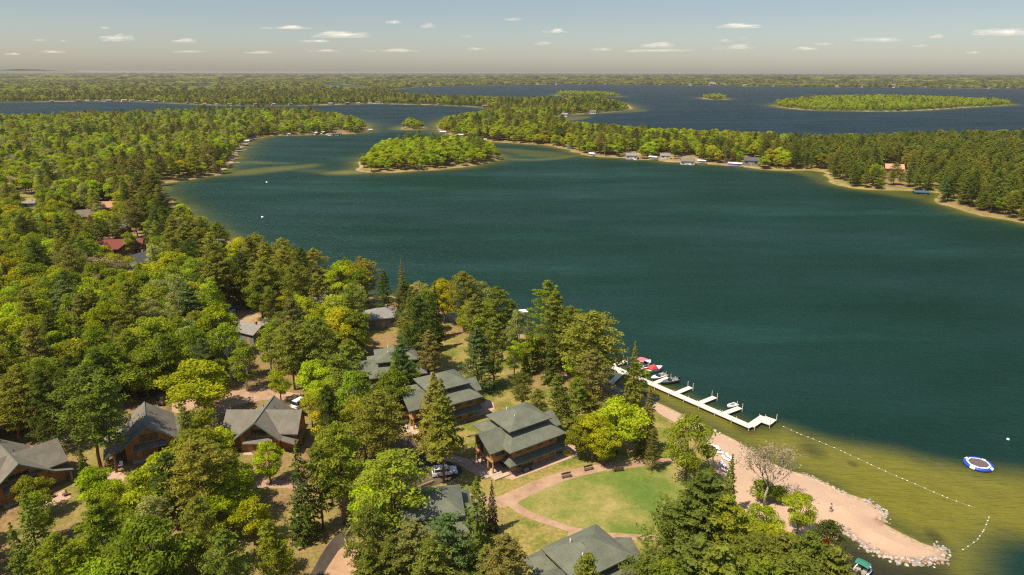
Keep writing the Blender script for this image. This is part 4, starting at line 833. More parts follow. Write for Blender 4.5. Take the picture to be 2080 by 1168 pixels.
roads = [ground_poly(p, 1.0) for p in ([(620,1205),(640,1150),(675,1095),(720,1050),(765,1012),(800,985),(835,955),(845,925),(800,908),(805,891),(842,893),(865,922),(935,948),(928,970),(870,990),(800,1015),(760,1050),(720,1082),(695,1112),(690,1150),(700,1205)],
         [(415,850),(440,818),(470,795),(540,782),(575,795),(610,800),(600,812),(540,812),(480,822),(450,845),(440,865)], [(345,812),(385,805),(420,830),(430,855),(380,850),(350,835)])]
bandsL = [(35, 480, 5.6), (480, 1000, 7.2), (1000, 2500, 11.0), (2500, 6000, 32.0), (6000, 22000, 115.0)]
for bi, (r0, r1, sp) in enumerate(bandsL):
    P, S = scatter(r0, r1, sp, 54 if r1 < 1200 else 45)
    q = proj(np.column_stack([P, np.full(len(P), 1.0)])); r = np.hypot(P[:, 0], P[:, 1]); okm = np.ones(len(P), bool)
    if r0 < 1200:
        gr = np.zeros(len(P)); 
        for p, wd_, k in LAWNS: gr = np.maximum(gr, k * soft(p, P, wd_))
        okm &= ~((gr > .75) & (rng.random(len(P)) < .97)); okm &= soft(BEACH, P, 1.0) < .3
        for x, y, rad_ in BUILT: okm &= np.hypot(P[:, 0] - x, P[:, 1] - y) > rad_
        for rd in roads: okm &= ~inside(rd, P) & (dist(rd, P) > 2.0)
        for hx, hy in HP: okm &= np.hypot(P[:, 0] - hx, P[:, 1] - hy) > 4.2
        # the open wood at the bottom of the photo stands wider apart
        okm &= ~((r < 138) & (rng.random(len(P)) < .52))
    isl = np.zeros(len(P), int) - 1
    for i, l in enumerate(LANDS): isl[inside(l, P)] = i
    u = rng.random((len(P), 6)); clump = .5 + .5 * wob(P, 30.0, 4)
    cand = []
    for i in np.where(okm)[0]:
        x, y = q[i]
        if isl[i] >= 0: mx = 'isle'
        elif P[i, 0] > 0 and x > 1600 and 240 < y < 600: mx = 'pines' if clump[i] > .12 or y > 320 else 'mid'
        elif r[i] > 1250: mx = 'far'
        elif x > 880 and y < 345: mx = 'mid'
        elif x < 1240 and S[i] < 38 and y > 330: mx = 'shore'
        elif y > 850: mx = 'shore' if clump[i] > .4 else 'left'
        else: mx = 'left'
        t_ = 0; c = u[i, 0] * .72 + clump[i] * .28
        for kind, wgt in MIX[mx]:
            t_ += wgt
            if u[i, 0] < t_: break
        var = int(u[i, 1] * min(3 if kind == 'spruce_tree' else 9, len(PROTO[kind]))); tn = TMIX[kind][int((u[i, 2] * .65 + .35 * clump[i]) * .999 * len(TMIX[kind]))]
        if mx == 'isle': tn = ['lime', 'bright', 'lime', 'bright', 'leaf'][int(u[i, 2] * 5)] if kind == 'broadleaf_tree' else 'olive'
        if mx == 'left' and y < 430 and kind in ('broadleaf_tree', 'aspen_tree'): tn = ['lime', 'bright', 'pale', 'bright', 'lime', 'leaf', 'mid'][int((u[i, 2] * .6 + .4 * clump[i]) * 6.99)]
        if mx == 'mid' and kind == 'broadleaf_tree': tn = ['lime', 'bright', 'yellow', 'bright', 'mid', 'leaf'][int(u[i, 2] * 6)]
        if mx == 'pines' and kind == 'pine_tree': tn = ['olive', 'olive', 'goldpine', 'dark', 'olive'][int(u[i, 2] * 5)]
        ph = PROTO[kind][var][2]; h = ph * (.62 + .42 * u[i, 3]) * (.82 if S[i] < 9 else 1) * (.85 if isl[i] > 0 else 1)
        sx = (h / ph) * (.92 + .3 * u[i, 4])
        if bi == 3: sx *= 3.4
        if bi == 4: sx *= 13; h *= 1.7
        if mx == 'far' and rng.random() < .3: tn = 'dark' if kind == 'pine_tree' else 'mid'
        cand.append(dict(p=(P[i, 0], P[i, 1], float(landz(P[i:i + 1], S[i:i + 1])[0]) - .05), kind=kind, var=var, h=h, sz=h / ph, sx=sx, tint=tn, hand=False, isl=isl[i], R=r[i]))
    B = np.array([c['p'] for c in cand]); hh = np.array([c['h'] for c in cand]); rad_ = np.array([PROTO[c['kind']][c['var']][3] * c['sx'] for c in cand])
    bad = blocked(B, hh, rad_)
    for c, b_ in zip(cand, bad):
        if c['isl'] >= 0 and c['isl'] in (1, 2, 3, 4): b_ = False
        if not b_: TREES.append(c)
# largest in the photo first: up to 300 of a kind stand as trees of their own, the rest is woodland
for t in TREES:
    t['R'] = math.hypot(t['p'][0], t['p'][1]); q = proj([t['p'][0], t['p'][1], t['p'][2] + t['h'] * .6])[0]; t['px'] = q
    t['size'] = t['h'] / t['R'] * (1 if -40 < q[0] < 2120 and q[1] < 1230 else 0) + (10 if t['hand'] else 0)
TREES.sort(key=lambda t: -t['size'])
LIMIT = {'broadleaf_tree': 290, 'aspen_tree': 150, 'pine_tree': 270, 'layered_pine_tree': 60, 'spruce_tree': 90, 'budding_tree': 60, 'shrub': 40}
cnt = {}; ONE = []; WOODS = {}
for t in TREES:
    c = cnt.get(t['kind'], 0)
    if t['size'] > 0 and c < LIMIT[t['kind']] and t['R'] < 620: cnt[t['kind']] = c + 1; ONE.append(t)
    else:
        k = 'far_forest' if t['R'] > 2500 else ('island_wood' if t.get('isl', -1) >= 0 else ('right_bank_wood' if t['p'][0] > 0 and t['R'] > 330 else 'left_bank_wood'))
        if t['size'] > 0 or t['R'] < 420 or t['R'] > 420 and abs(t['px'][0] - 1040) < 1400: WOODS.setdefault(k, []).append(t)
def tint_of(t):
    c = np.array(TINT[t['tint']]); j = np.random.default_rng(int(abs(t['p'][0] * 37 + t['p'][1] * 91)) % 99991)
    return tuple(float(x) for x in np.clip(c * j.uniform(.82, 1.2) * np.array([j.uniform(.92, 1.1), j.uniform(.95, 1.06), 1]), .003, .6))
for k, ts in WOODS.items():
    woods(k, [(*t['p'], t['kind'], t['var'], t['sx'], t['sz'], float(rng.uniform(0, 6.28)), tint_of(t)) for t in ts])
print('woods', {k: len(v) for k, v in WOODS.items()}, 'single', cnt)
LM = [('the white car', 903, 958), ('the orange lodge facing the oval lawn', 1050, 890), ('the cross-gabled cabin', 535, 850), ('the red-roofed house', 250, 490), ('the long white dock', 1400, 800), ('the oval lawn', 1220, 1010), ('the sand spit', 1800, 1090), ('the white loungers', 1470, 935), ('the grey garage', 508, 668),
      ('the utility pole', 449, 530), ('the white shed', 60, 410), ('the cabin at the left edge', 50, 950), ('the long-roofed cabin', 290, 870), ('the lodge at the bottom edge', 1200, 1140), ('the small island', 870, 315), ('the salmon-roofed house', 1815, 340), ('the boathouse on the point', 683, 268), ('the tan-roofed house', 215, 414),
      ('the grey hip-roofed house', 772, 636), ('the lodge behind the two spruces', 925, 805), ('the farthest green-roofed lodge', 765, 740), ('the pine-buried lodge', 860, 1030), ('the pale gravel drive', 500, 805), ('the white swim raft', 1060, 631), ('the sandy cove', 370, 368), ('the asphalt road', 700, 1090), ('the white-fronted cottage', 1397, 321), ('the slate-roofed cottage', 1526, 325), ('the blue boathouse', 1872, 383), ('the charcoal-roofed house', 228, 590), ('the far end of the left point', 745, 262)]
NTH = ['', 'second', 'third', 'fourth', 'fifth', 'sixth', 'seventh', 'eighth', 'ninth', 'tenth', 'eleventh', 'twelfth', 'thirteenth', 'fourteenth', 'fifteenth', 'sixteenth', 'seventeenth', 'eighteenth', 'nineteenth', 'twentieth']
groups = {}
for t in ONE:
    x, y = t['px']; d, lm = min((math.hypot(x - a, (y - b) * 1.3), (n, a, b)) for n, a, b in LM)
    dx, dy = x - lm[1], y - lm[2]
    t['dir'] = ('right of' if dx > 0 else 'left of') if abs(dx) > abs(dy) * 1.2 else ('behind' if dy < 0 else 'in front of')
    t['lm'] = lm[0]; t['d'] = d
    sz = 'tall' if t['h'] > 17.5 else ('small' if t['h'] < 10.5 else '')
    nm = {'broadleaf_tree': 'broadleaf tree', 'aspen_tree': 'white-stemmed tree', 'pine_tree': 'pine', 'layered_pine_tree': 'tiered pine', 'spruce_tree': 'spruce', 'budding_tree': 'tree', 'shrub': 'shrub'}[t['kind']]
    t['desc'] = (sz + ' ' + WORDS[t['tint']] + ' ' + nm).strip()
    groups.setdefault((t['desc'], t['dir'], t['lm']), []).append(t)
for (de, di, lm), ts in groups.items():
    ts.sort(key=lambda t: t['d'])
    for i, t in enumerate(ts):
        t['label'] = f'{de} {di} {lm}' if len(ts) == 1 else (f'{(NTH[i] + " nearest").strip()} {de} {di} {lm}' if i < 20 else f'{de} {di} {lm}, beyond the twentieth nearest')
for t in ONE:
    cm, tm, ph, rad_ = PROTO[t['kind']][t['var']]
    o = bpy.data.objects.new(t['kind'], None); COL.objects.link(o); o.location = t['p']; o.scale = (t['sx'], t['sx'], t['sz']); o.rotation_euler = (0, 0, random.uniform(0, 6.28))
    tag(o, t['label'], {'pine_tree': 'pine', 'layered_pine_tree': 'pine', 'spruce_tree': 'spruce', 'shrub': 'shrub'}.get(t['kind'], 'tree'), 'trees around ' + t['lm'])
    c = link('crown', cm, o); c['tint'] = tint_of(t); link('trunk', tm, o)

# ------------------------------------------------------------------ the dock, boats and things on the beach
DK = banded('pale_dock_boards', (.60, .54, .47), 'X', .32, .78, .85, .08)
POST = plain('pale_post', (.52, .43, .33), .8, .2, 6)
WHT = plain('white_gelcoat', (.78, .77, .75), .3, .07, 2, coat=.3)
REDC = plain('red_canvas', (.45, .05, .045), .8, .15); PINK = plain('faded_red_canvas', (.50, .13, .15), .85, .12)
GREYH = plain('grey_hull', (.30, .31, .32), .35, .15, coat=.3); DARKH = plain('dark_hull', (.10, .10, .115), .3, .2, coat=.3)
CARP = plain('grey_carpet', (.26, .25, .25), .95, .2, 8); BLK = plain('black_rubber', (.02, .02, .02), .7, .3); SEATM = plain('tan_vinyl', (.48, .42, .34), .6, .12)
ALU = plain('aluminium', (.55, .55, .56), .35, .1, metal=.9); BLUE = plain('blue_vinyl', (.012, .06, .42), .45, .15, 1.5); WV = plain('white_vinyl', (.78, .78, .80), .5, .06)
GRC = plain('green_canvas', (.02, .15, .10), .8, .2); BLC = plain('blue_canvas', (.03, .16, .42), .8, .15); ORC = plain('orange_canvas', (.52, .22, .10), .8, .15); TANC = plain('tan_canvas', (.55, .47, .36), .85, .1); WHC = plain('white_canvas', (.74, .72, .68), .8, .08)
def heading(a, b, z=0.0):
    p, q = G(*a, z), G(*b, z); return p, q, math.atan2(q.y - p.y, q.x - p.x), (q - p).length
dk0 = G(1232, 739.6, .7)
t = thing('dock', 'long white dock with finger piers and a square end platform off the beach', 'dock', (dk0.x, dk0.y, 0), 0)
def plank(name, a, b, wd_, par, org, zt=.7, th=.16, wpost=True, ends=False):
    """a straight run of dock from pixel a to pixel b, its legs under it"""
    p, q = G(*a, zt) - org, G(*b, zt) - org; d = (q - p); L = Vector((d.x, d.y, 0)).length; u = Vector((d.x, d.y, 0)).normalized(); an = math.atan2(u.y, u.x)
    o = MB().box(0, L, -wd_ / 2, wd_ / 2, -th, 0).build(name, DK, par); o.location = (p.x, p.y, zt); o.rotation_euler = (0, 0, an)
    k = max(1, int(L / 4)) if wpost else 0
    for i in range(k + 1 if wpost else 0):
        for s in (-1, 1):
            x = L * (i + .02) / (k + .04); hi = 1.25 if (ends and i == k) else .28
            c = MB().tube((x, s * (wd_ / 2 + .10), -2.5), (x, s * (wd_ / 2 + .10), hi), .085, .08, 6).build('post', POST, par); c.location = (p.x, p.y, zt); c.rotation_euler = (0, 0, an)
    return o
O3 = Vector((dk0.x, dk0.y, 0))
plank('walkway', (1230, 738.5), (1527, 867), 1.75, t, O3)
plank('end_arm', (1524.5, 864.5), (1552, 846), 1.75, t, O3, .712)
plank('platform', (1548, 850), (1571, 858), 3.2, t, O3, .724, ends=True)
for a, b in (((1243, 743), (1271, 733)), ((1295, 763.5), (1322, 751)), ((1329, 778), (1358, 766.5)), ((1374, 798), (1403, 786)), ((1422, 818), (1452, 806)), ((1472, 839), (1503, 827.5)), ((1266, 754.5), (1239.5, 778))):
    plank('finger', a, b, 1.35, t, O3, .69, ends=True)
def hull_mesh(L, W, H, bow=.55, draft=.25, full=.5):
    """boat hull, bow at +x: keel, chines and gunwale lofted over stations"""
    n = 11; V = []; F = []
    for i in range(n):
        u = i / (n - 1); x = -L / 2 + L * u
        wd_ = W / 2 * (1 if u < bow else max(.02, (1 - ((u - bow) / (1 - bow)) ** 2.1)))
        zk = -draft + (draft + H * .55) * max(0, (u - .7) / .3) ** 2; zg = H * (1 + .22 * u * u)
        V += [(x, 0, zk), (x, wd_ * .82, zk * .5 + .05), (x, wd_, zg), (x, -wd_, zg), (x, -wd_ * .82, zk * .5 + .05)]
    for i in range(n - 1):
        a, b = i * 5, i * 5 + 5
        F += [(a, a + 1, b + 1, b), (a + 1, a + 2, b + 2, b + 1), (a + 3, a + 4, b + 4, b + 3), (a + 4, a, b, b + 4)]
    F.append((0, 4, 3, 2, 1)); return V, F
def boat(label, a, b, m, W=None, H=.75, canopy=None, interior=SEATM, motor=True, wind=True, name='motorboat', cover=None, stripe=None, z=0.0, seats=True):
    """a (stern) and b (bow) are pixels on the water"""
    p, q, an, L = heading(a, b, .3); W = W or L * .37
    t = thing(name, label, 'boat' if name != 'rowing_boat' else 'rowing boat', ((p.x + q.x) / 2, (p.y + q.y) / 2, .12 + z), an)
    V, F = hull_mesh(L, W, H); MB().add(V, F).build('hull', m, t, True)
    n = 11; g = [(V[i * 5 + 2], V[i * 5 + 3]) for i in range(n)]
    d = MB(); k0 = 6
    for i in range(k0, n - 1):       # closed foredeck
        d.add([g[i][0], g[i + 1][0], g[i + 1][1], g[i][1]], [(0, 1, 2, 3)])
    for i in range(0, k0):           # side decks round the cockpit
        for s in (0, 1):
            A, B = Vector(g[i][s]), Vector(g[i + 1][s]); f = .74; d.add([A, B, Vector((B.x, B.y * f, B.z)), Vector((A.x, A.y * f, A.z))], [(0, 1, 2, 3)])
    d.build('deck', m if cover is None else cover, t)
    MB().box(-L * .48, L * .06, -W * .37, W * .37, H * .30, H * .36).build('cockpit_floor', CARP, t)
    if seats:
        for x in (-.34, -.12):
            for y in ((-.2, .2) if W > 1.6 else (0,)):
                s = MB(); s.box(L * x - .25, L * x + .25, W * y - .28, W * y + .28, H * .37, H * .37 + .38); s.box(L * x - .33, L * x - .25, W * y - .28, W * y + .28, H * .5, H * .37 + .85); s.build('seat', interior, t)
    if wind:
        zg = g[6][0][2]; wd_ = W * .42
        s = MB(); s.add([(L * .05, -wd_, zg), (L * .05, wd_, zg), (-L * .02, wd_ * .85, zg + .45), (-L * .02, -wd_ * .85, zg + .45)], [(0, 1, 2, 3)])
        s.add([(L * .05 + .03, -wd_, zg), (L * .05 + .03, wd_, zg), (-L * .02 + .03, wd_ * .85, zg + .45), (-L * .02 + .03, -wd_ * .85, zg + .45)], [(3, 2, 1, 0)]); s.build('windscreen', GLS, t)
    if motor:
        mo = MB(); mo.box(-L / 2 - .55, -L / 2 - .02, -.2, .2, H * .55, H + .45); mo.box(-L / 2 - .35, -L / 2 - .15, -.09, .09, -.3, H * .55); mo.build('outboard_motor', BLK, t, bevel=.05)
    if canopy:
        c = MB(); x0, x1 = -L * .42, L * .08; z0 = H + 1.15; n2 = 6; vs = []
        for i in range(n2 + 1):
            u = i / n2; x = x0 + (x1 - x0) * u
            for y in (-1, -.5, 0, .5, 1): vs.append((x, y * W * .46, z0 + .32 * (1 - (2 * u - 1) ** 2) + .12 * (1 - y * y)))
        m_ = len(vs); vs += [(v[0], v[1], v[2] - .05) for v in vs]; fs = []
        for i in range(n2):
            for j in range(4):
                a_ = i * 5 + j; fs.append((a_, a_ + 1, a_ + 6, a_ + 5)); fs.append((m_ + a_ + 5, m_ + a_ + 6, m_ + a_ + 1, m_ + a_))
        for i in range(n2): fs += [(i * 5, i * 5 + 5, m_ + i * 5 + 5, m_ + i * 5), (i * 5 + 9, i * 5 + 4, m_ + i * 5 + 4, m_ + i * 5 + 9)]
        fs += [(j + 1, j, m_ + j, m_ + j + 1) for j in range(4)] + [(n2 * 5 + j, n2 * 5 + j + 1, m_ + n2 * 5 + j + 1, m_ + n2 * 5 + j) for j in range(4)]
        co_ = c.add(vs, fs).build('canopy', canopy, t)
        for s in (-1, 1):
            for x in (x0 + .1, x1 - .1): MB().tube((x, s * W * .45, H), (x, s * W * .45, z0), .025).build('canopy_pole', ALU, co_)
    return t
boat('white motorboat under a faded red canopy, half behind the dockside spruce', (1296, 748), (1321, 737), WHT, 2.4, .9, PINK)
boat('white cabin cruiser with red cockpit cover moored at the dock', (1306, 757), (1345, 750), WHT, 2.3, .95, None, REDC, wind=True, motor=False)
c = thing('cockpit_cover', 'red canvas cover over the cockpit of the white cruiser', 'boat cover', G(1327, 748, 1.15), heading((1306, 757), (1345, 750))[2])
MB().hip((-1.1, 1.0, -.95, .95), .12, (-.5, .6, -.6, .6), .75, .1).build('cover', REDC, c)
boat('light grey fishing boat between the cruiser and the dark boat', (1352, 763), (1322, 772.5), GREYH, 1.9, .7, None, CARP, cover=WHT)
boat('dark fishing boat with black outboard at the dock', (1377, 772), (1344, 779.5), DARKH, 1.8, .6, None, CARP, cover=DARKH)
boat('small white rowing boat beside the last finger pier', (1496, 822), (1477, 828), WHT, 1.5, .5, None, WV, motor=False, wind=False, name='rowing_boat', seats=False)
boat('white jet boat on the shore side of the dock under the spruce', (1266, 760), (1253, 755.5), WHT, 1.2, .5, None, CARP, motor=False, wind=False)
boat('green-canopied boat at the bottom edge of the photo right of the pines', (1745, 1168), (1762, 1150), WHT, 2.2, .6, GRC)
def kayak(label, a, b, m, z=1.0, name='kayak'):
    p, q, an, L = heading(a, b, z); t = thing(name, label, 'kayak', ((p.x + q.x) / 2, (p.y + q.y) / 2, max(zat((p.x + q.x) / 2, (p.y + q.y) / 2), 0) + .2), an)
    mb = MB(); n = 9; vs = []
    for i in range(n):
        u = i / (n - 1); x = -L / 2 + L * u; wd_ = .36 * max(.03, 1 - abs(2 * u - 1) ** 2.4); r_ = .14 * abs(2 * u - 1) ** 2
        vs += [(x, -wd_, .12 + r_), (x, 0, -.12 + r_), (x, wd_, .12 + r_), (x, 0, .22 + r_)]
    fs = [(i * 4 + j, i * 4 + (j + 1) % 4, i * 4 + 4 + (j + 1) % 4, i * 4 + 4 + j) for i in range(n - 1) for j in range(4)] + [(3, 2, 1, 0), (n * 4 - 4, n * 4 - 3, n * 4 - 2, n * 4 - 1)]
    mb.add(vs, fs).build('hull', m, t, True)
    MB().hip((-.45, .4, -.22, .22), .235, (-.35, .3, -.15, .15), .27, .06).build('seat', BLK, t)
kayak('upper of the two red kayaks pulled up below the dock', (1300, 784), (1308, 790), REDC); kayak('lower of the two red kayaks pulled up below the dock', (1306, 790), (1316, 796), PINK)
YEL = plain('yellow_plastic', (.62, .50, .02), .4, .1); ORA = plain('orange_plastic', (.72, .30, .02), .4, .1); TEA = plain('teal_plastic', (.10, .45, .38), .4, .1)
kayak('orange kayak on the paving beside the lodge corner', (1122, 929), (1137, 924), ORA); kayak('teal kayak between the orange and yellow ones', (1133, 926), (1142, 921), TEA)
# the inflated ring lying by the lodge
g = G(1152, 922, 1.02); t = thing('pool_float', 'round yellow inflatable lying on the lawn beside the lodge patio', 'inflatable', g)
def ring(R_, r_, n=40, k=10, z=0.0, sq=1.0):
    vs = []; fs = []
    for i in range(n):
        a = 2 * math.pi * i / n
        for j in range(k):
            b = 2 * math.pi * j / k; vs.append(((R_ + r_ * math.cos(b)) * math.cos(a), (R_ + r_ * math.cos(b)) * math.sin(a), z + r_ * sq * math.sin(b)))
    for i in range(n):
        for j in range(k): fs.append((i * k + j, ((i + 1) % n) * k + j, ((i + 1) % n) * k + (j + 1) % k, i * k + (j + 1) % k))
    return vs, fs
MB().add(*ring(.75, .22, 28, 8, .2)).build('ring', YEL, t, True); MB().tube((0, 0, .08), (0, 0, .12), .7, .7, 24).build('floor', YEL, t)
# water trampoline
g = G(1987, 944, .2); t = thing('water_trampoline', 'blue and white inflatable trampoline floating off the swim area', 'trampoline', (g.x, g.y, 0), R(12), None, .76)
o = MB().add(*ring(2.95, .46, 64, 12, .38)).build('tube', BLUE, t, True)
for k in range(8):
    a0 = 2 * math.pi * k / 8 + .2; vs = []; fs = []; n = 7
    for i in range(n):
        a = a0 + .34 * i / (n - 1)
        for j in range(6):
            b = R(-25 + 26 * j) + .2; r_ = .468; vs.append(((2.95 + r_ * math.cos(b)) * math.cos(a), (2.95 + r_ * math.cos(b)) * math.sin(a), .38 + r_ * math.sin(b)))
    fs = [(i * 6 + j, i * 6 + 6 + j, i * 6 + 7 + j, i * 6 + 1 + j) for i in range(n - 1) for j in range(5)]
    if k % 2 == 0: MB().add(vs, fs).build('white_panel', WV, o, True)
pr = []
for rr_ in (2.75, 2.36): pr.append([(rr_ * math.cos(2 * math.pi * i / 8), rr_ * math.sin(2 * math.pi * i / 8)) for i in range(8)])
MB().add([(x, y, .80) for x, y in pr[0]] + [(x, y, .84) for x, y in pr[1]] + [(x, y, .72) for x, y in pr[0]] + [(x, y, .72) for x, y in pr[1]],
         [(i, (i + 1) % 8, 8 + (i + 1) % 8, 8 + i) for i in range(8)] + [(16 + i, 24 + i, 24 + (i + 1) % 8, 16 + (i + 1) % 8) for i in range(8)] + [(i, 16 + i, 16 + (i + 1) % 8, (i + 1) % 8) for i in range(8)]).build('spring_cover', WV, t)
MB().add([(x, y, .815) for x, y in pr[1]] + [(x, y, .78) for x, y in pr[1]], [tuple(range(8)), tuple(range(15, 7, -1))] + [(i, 8 + i, 8 + (i + 1) % 8, (i + 1) % 8) for i in range(8)]).build('jump_mat', plain('trampoline_mat', (.10, .078, .072), .9, .2, 2), t)
# swim-area float lines
def floats(label, pts, n):
    g0 = G(*pts[0], 0); t = thing('buoy_line', label, 'buoy line', (g0.x, g0.y, 0))
    P = [np.array(G(x, y, 0)) for x, y in pts]; P = np.array(P); s = np.r_[0, np.cumsum(np.linalg.norm(np.diff(P, axis=0), axis=1))]
    q = [np.interp(np.linspace(0, s[-1], 60), s, P[:, k]) - P[0][k] for k in range(3)]
    MB().chain([(x, y, .02) for x, y, z in zip(*q)], [.014] * 60, 4).build('rope', TANC, t)
    for i in range(n):
        u = (i + random.uniform(.1, .9)) / n * s[-1]; x, y = (np.interp(u, s, P[:, k]) - P[0][k] for k in (0, 1)); e = MB()
        e.tube((x - .16, y, .06), (x, y, .05), .03, .085, 8); e.tube((x, y, .05), (x + .12, y, .05), .085, .03, 8); e.build('float', WV, t)
floats('float line running out from the dock platform', [(1590, 866), (1625, 882), (1652, 892), (1700, 912)], 9)
floats('float line along the outer edge of the swim area', [(1700, 912), (1760, 940), (1820, 967), (1870, 988), (1920, 1010), (1975, 1030)], 18)
floats('float line closing the swim area near the spit tip', [(2010, 1048), (2000, 1075), (1985, 1097), (1970, 1108), (1955, 1117)], 10)
# loungers on the beach
t = thing('sun_lounger', 'white sun lounger on the sand, topmost of the beach row', 'sun lounger', G(1447, 908, 1), R(-25), 'white loungers on the beach')
MB().box(-.35, 1.15, -.36, .36, .28, .36).build('seat', WV, t)
b = MB(); b.add([(-.35, -.36, .36), (-.35, .36, .36), (-1.0, .36, .86), (-1.0, -.36, .86), (-.35, -.36, .28), (-.35, .36, .28), (-1.05, .36, .80), (-1.05, -.36, .80)], [(0, 1, 2, 3), (7, 6, 5, 4), (0, 4, 5, 1), (1, 5, 6, 2), (2, 6, 7, 3), (3, 7, 4, 0)]); b.build('backrest', WV, t)
for x in (-.25, 1.0):
    for y in (-.3, .3): MB().tube((x, y, 0), (x, y, .28), .035, .035, 6).build('leg', WV, t)
LT = tree_of(t)
for x, y, a, lb in ((1453, 912, -30, 'white sun lounger just below the topmost one'), (1459, 921, -10, 'white sun lounger lying alone in the middle of the beach row'), (1474, 934, -50, 'white sun lounger left of the brown spruce top'), (1481, 930, -60, 'white sun lounger right beside the beach spruce'), (1468, 945, -70, 'white sun lounger half under the spruce branches'), (1475, 958, 5, 'lowest white sun lounger of the beach row')):
    dup(LT, G(x, y, 1), R(a), lb, s=.85)
# benches on the path
t = thing('park_bench', 'dark wooden bench on the upper path edge, leftmost of the three', 'bench', G(1151, 970, 1), R(20), 'benches along the oval lawn')
BW = plain('dark_bench_wood', (.11, .065, .035), .8, .3, 5)
s = MB()
for k in range(3): s.box(-.95, .95, -.22 + k * .16, -.09 + k * .16, .43, .47)
s.build('seat', BW, t); s = MB()
for k in range(3): s.box(-.95, .95, .27, .31, .55 + k * .15, .67 + k * .15)
s.build('backrest', BW, t)
for x in (-.8, .8): MB().box(x - .05, x + .05, -.22, .30, 0, .43).build('leg', BW, t)
BT = tree_of(t)
dup(BT, G(1196, 955, 1), R(24), 'dark wooden bench midway along the upper path'); dup(BT, G(1256, 957, 1), R(190), 'dark wooden bench on the lawn side of the path')
dup(BT, G(1071, 957, 1.0), R(35), 'wooden bench against the long wall of the orange lodge')
# cars
def car(label, px, py, an, m, L=4.75, W=1.9, Hh=1.72, cat='car', name='parked_car'):
    g = G(px, py, 1.02); t = thing(name, label, cat, (g.x, g.y, 1.02), an)
    prof = [(-L / 2, .38), (-L / 2, .95), (-L * .475, 1.02), (-L * .44, 1.15), (-L * .40, Hh - .06), (-L * .33, Hh), (L * .06, Hh - .02), (L * .12, Hh - .1), (L * .235, 1.08), (L * .45, .96), (L / 2 - .02, .82), (L / 2, .38)]
    lo = [(x, min(z, 1.08)) for x, z in prof]
    b = MB(); b.ext_y([(-L / 2, .3), (-L / 2, .95), (-L * .48, 1.08), (L * .235, 1.09), (L * .45, .97), (L / 2 - .03, .82), (L / 2, .3)], -W / 2, W / 2)
    b.build('body', m, t, bevel=.07)
    gh = [(-L * .465, 1.06), (-L * .405, Hh - .09), (L * .10, Hh - .12), (L * .23, 1.06)]
    def loft(pts, y0, y1, zt):
        return [(x, -(y0 if z < zt else y1), z) for x, z in pts] + [(x, (y0 if z < zt else y1), z) for x, z in pts]
    n = len(gh); vs = loft(gh, W / 2 - .04, W / 2 - .2, 1.3)
    MB().add(vs, [tuple(range(n))[::-1], tuple(range(n, 2 * n))] + [(k, (k + 1) % n, n + (k + 1) % n, n + k) for k in range(n)]).build('window_glass', GLS, t)
    ro = MB(); ro.hip((-L * .425, L * .115, -W / 2 + .17, W / 2 - .17), Hh - .06, (-L * .38, L * .06, -W / 2 + .3, W / 2 - .3), Hh + .01, .08); ro.build('roof', m, t, bevel=.03)
    for x in (-L * .41, -L * .17, L * .04):
        for s in (-1, 1): MB().add([(x - .05, s * (W / 2 - .035), 1.06), (x + .06, s * (W / 2 - .035), 1.06), (x + .06, s * (W / 2 - .17), Hh - .08), (x - .02, s * (W / 2 - .17), Hh - .08), (x - .05, s * (W / 2 - .08), 1.06), (x + .06, s * (W / 2 - .08), 1.06), (x + .06, s * (W / 2 - .21), Hh - .08), (x - .02, s * (W / 2 - .21), Hh - .08)],
                                         [(0, 1, 2, 3), (7, 6, 5, 4), (0, 4, 5, 1), (1, 5, 6, 2), (2, 6, 7, 3), (3, 7, 4, 0)]).build('pillar', m, t)
    for s in (-1, 1): MB().box(-L * .38, L * .05, s * (W / 2 - .28) - .025, s * (W / 2 - .28) + .025, Hh + .03, Hh + .08).build('roof_rail', BLK, t)
    for x in (-L * .31, L * .31):
        for s in (-1, 1):
            wl = MB().tube((x, s * (W / 2 - .22), .36), (x, s * (W / 2 + .02), .36), .37, .37, 18).build('wheel', BLK, t); MB().tube((x, s * (W / 2 + .0), .36), (x, s * (W / 2 + .035), .36), .22, .2, 12).build('rim', ALU, wl)
    for s in (-1, 1):
        MB().box(L / 2 - .14, L / 2 - .005, s * (W / 2 - .3) - .22, s * (W / 2 - .3) + .22, .68, .84).build('headlight', WV, t)
        MB().box(-L / 2 - .015, -L / 2 + .1, s * (W / 2 - .2) - .16, s * (W / 2 - .2) + .16, .75, 1.0).build('tail_light', REDC, t)
    MB().box(-L / 2 - .02, L / 2 + .015, -W / 2 + .08, W / 2 - .08, .26, .42).build('bumper', BLK, t)
    return t
CARW = plain('white_car_paint', (.74, .74, .73), .25, .04, 1, coat=.6); CARB = plain('black_car_paint', (.04, .035, .03), .25, .1, coat=.6); CARBL = plain('blue_car_paint', (.02, .16, .36), .3, .1, coat=.6)
car('white estate car parked on the asphalt in front of the log lodges', 903, 963, R(14), CARW)
car('dark van behind the long-roofed cabin', 340, 815, R(75), CARB, Hh=1.9)
car('white car on the dirt yard left of the garage', 471, 639, R(105), CARW, Hh=1.5); car('blue car on the dirt yard behind the white one', 470, 629, R(20), CARBL, Hh=1.5)
car('white van glimpsed behind the cross-gabled cabin', 613, 824, R(60), CARW, Hh=2.0)
car('blue car by the tan-roofed house', 199, 438, R(20), CARBL, Hh=1.5)
